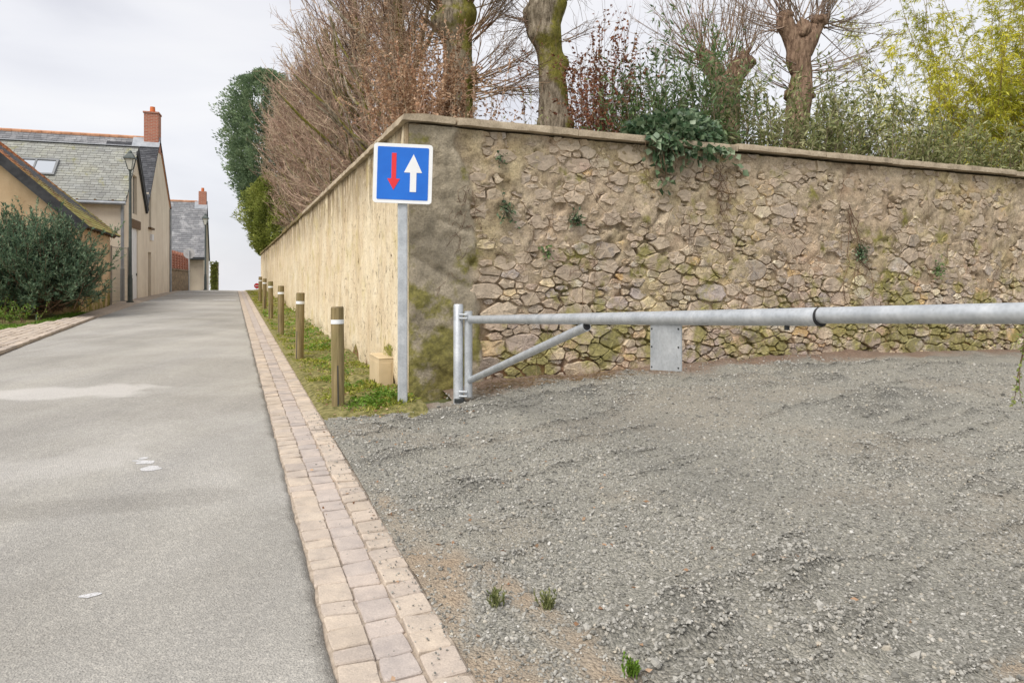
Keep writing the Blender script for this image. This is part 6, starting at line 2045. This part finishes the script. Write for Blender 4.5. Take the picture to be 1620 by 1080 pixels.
for k in range(22):
    mb.tube([(-.6 - k * .4, wC / 2, rC + .09), (-1.01 - k * .4, wC / 2, rC + .1)], .1, 8)
mb.build('ridge_tile', M['ridge'], hC, 'auto')
ch = MB().box(-.5, .02, wC / 2 - .3, wC / 2 + .3, rC - .5, rC + .85).build('chimney', M['brick'], hC, False, .01)
mb = MB(); mb.tube([(-.24, wC / 2, rC + .85), (-.24, wC / 2, rC + 1.12)], [.11, .09], 10); mb.build('chimney_pot', M['pot'], ch, 'auto')
mb = MB(); mb.prism([(-.75, wC / 2 - .55, rC - .48), (.085, wC / 2 - .55, rC - .48), (.085, wC / 2 - .02, rC + .12), (-.75, wC / 2 - .02, rC + .12)], (0, -.03, .04)); mb.build('flashing', M['dull_zinc'], hC)
MB().box(-.24, -.2, 2.89, 3.51, 2.39, 4.61).build('window', M['glass'], hC)
mb = MB(); mb.tube([(-9, -.36, eC - .30), (.1, -.36, eC - .30)], .07, 8); mb.build('gutter', M['dark_metal'], hC, 'auto')
mb = MB(); mb.tube([(-1.0, -.12, 0), (-1.0, -.12, eC - .3)], .05, 8); mb.build('downpipe', M['dull_zinc'], hC, 'auto')
MB().box(-1.9, -1.2, -.03, .02, .0, 2.1).build('door', M['grey_frame'], hC)

# garden wall with brick screen between the houses
ga, gb = Vector((-18.55, 37.0)), Vector((pxY(300, 44.6), 44.6))
gl = (gb - ga).length; zg = hb(*ga)
gw = root('garden_wall', (ga.x, ga.y, zg), math.atan2(gb.y - ga.y, gb.x - ga.x), 'low stone garden wall topped by a brick screen beyond the house', 'wall')
MB().box(0, gl, 0, .35, -.4, 1.22).build('stone_base', M['garden_stone'], gw, False, .03)
MB().box(0, gl, -.04, .39, 1.223, 1.32).build('coping', M['garden_stone'], gw, False, .02)
for k in range(8):
    x0 = gl * k / 7.3
    MB().box(x0, x0 + .24, .06, .30, 1.323, 2.36).build('brick_pier', M['brick'], gw, False, .006)
mb = MB()
for k in range(7):
    x0 = gl * k / 7.3 + .24; x1_ = gl * (k + 1) / 7.3
    for j in range(6):
        mb.box(x0 + .002, x1_ - .002, .12, .24, 1.36 + j * .155, 1.36 + j * .155 + .09)
o = mb.build('brick_screen', M['brick'], gw); o['kind'] = 'stuff'

# street lamps
def lamp(px, Yl, py_top, py_base, label, first=None):
    X = pxY(px, Yl); z0 = hb(X, Yl) + .03
    H = pz(py_top, Yl) - z0
    r_ = root('street_lamp', (X, Yl, z0), rad(12), label, 'lamp', 'street lamps along the left side')
    lh = .78
    mb = MB(); mb.tube([(0, 0, -.1), (0, 0, .9), (0, 0, 1.0), (0, 0, H - lh)], [.085, .085, .06, .045], 14); mb.build('post', M['lamp_green'], r_, 'auto')
    mb = MB(); mb.tube([(0, 0, -.1), (0, 0, .06)], .13, 14); mb.tube([(0, 0, .98), (0, 0, 1.04)], .075, 14); mb.build('collar', M['lamp_green'], r_, 'auto')
    z1 = H - lh
    mb = MB(); mb.tube([(0, 0, z1), (0, 0, z1 + .05)], [.05, .09], 4, twist=0); 
    for k in range(4):
        a = math.pi / 2 * k + math.pi / 4
        mb.tube([(.09 * math.cos(a), .09 * math.sin(a), z1 + .05), (.215 * math.cos(a), .215 * math.sin(a), z1 + .46)], .012, 5)
    mb.build('cage', M['lamp_green'], r_, 'auto')
    mb = MB(); mb.tube([(0, 0, z1 + .055), (0, 0, z1 + .45)], [.08, .20], 4); mb.build('lantern_glass', M['lantern'], r_)
    mb = MB(); mb.tube([(0, 0, z1 + .452), (0, 0, z1 + .48), (0, 0, z1 + .62), (0, 0, z1 + .66)], [.27, .27, .14, .12], 4); mb.tube([(0, 0, z1 + .665), (0, 0, z1 + .72), (0, 0, z1 + lh)], [.07, .07, .02], 8); mb.build('hood', M['lamp_green'], r_, 'auto')
    return r_
lamp(206, 25.7, 238, 480, 'tall street lamp in front of the beige house corner')
lamp(325, 44.5, 338, 456, 'second street lamp by the far grey house')
lamp(342, 62.0, 412, 456, 'tiny third street lamp beyond the crest')

# round sign seen from behind, red round sign beyond the crest
X = pxY(299, 40.2); z0 = hb(X, 40.2)
rsn = root('round_sign', (X, 40.2, z0), rad(15), 'round grey sign seen from behind before the far house', 'sign')
H = pz(401, 40.2) - z0
mb = MB(); mb.tube([(0, 0, -.2), (0, 0, H + .2)], .035, 10); mb.build('post', M['galv'], rsn, 'auto')
mb = MB(); mb.tube([(0, .045, H), (0, .075, H)], .31, 28); mb.build('disc', M['sign_back'], rsn, 'auto')
mb = MB(); mb.box(-.16, .16, .036, .046, H - .03, H + .03); mb.build('bracket', M['galv'], rsn)
Yr = 52.0
X = pxY(406.5, Yr); z0 = hb(X, Yr)
rsn = root('round_sign', (X, Yr, z0), rad(10), 'tiny red round sign at the crest beside the last bollard', 'sign')
H = pz(452, Yr) - z0
mb = MB(); mb.tube([(0, 0, -.3), (0, 0, H + .1)], .03, 8); mb.build('post', M['galv'], rsn, 'auto')
mb = MB(); mb.tube([(0, -.06, H), (0, -.035, H)], .2, 20); mb.build('disc', M['sign_red'], rsn, 'auto')
MB().box(-.13, .13, -.066, -.0605, H - .03, H + .03).build('white_bar', M['sign_white'], rsn)
# ivy clad pier beyond the far house
Yi = 57.0
X = pxY(339, Yi); z0 = hb(X, Yi)
ip = root('garden_pier', (X, Yi, z0), rad(20), 'stone pier grown over with ivy past the far house', 'pier')
MB().box(-.25, .25, -.25, 1.6, -.5, pz(418, Yi) - z0).build('masonry', M['garden_stone'], ip, False, .03)
n_ = 900
hgt = pz(414, Yi) - z0
p = np.stack([rng.uniform(-.3, .3, n_), rng.uniform(-.34, -.26, n_), rng.uniform(0, hgt, n_)], 1)
V, F, r_ = leaves_np(p, rng.normal(0, .6, (n_, 3)) + np.array([0, -1, 0]), .14, .11)
np_mesh('ivy_leaves', V, F, M['limegreen'], ip, False, {'rnd': r_})
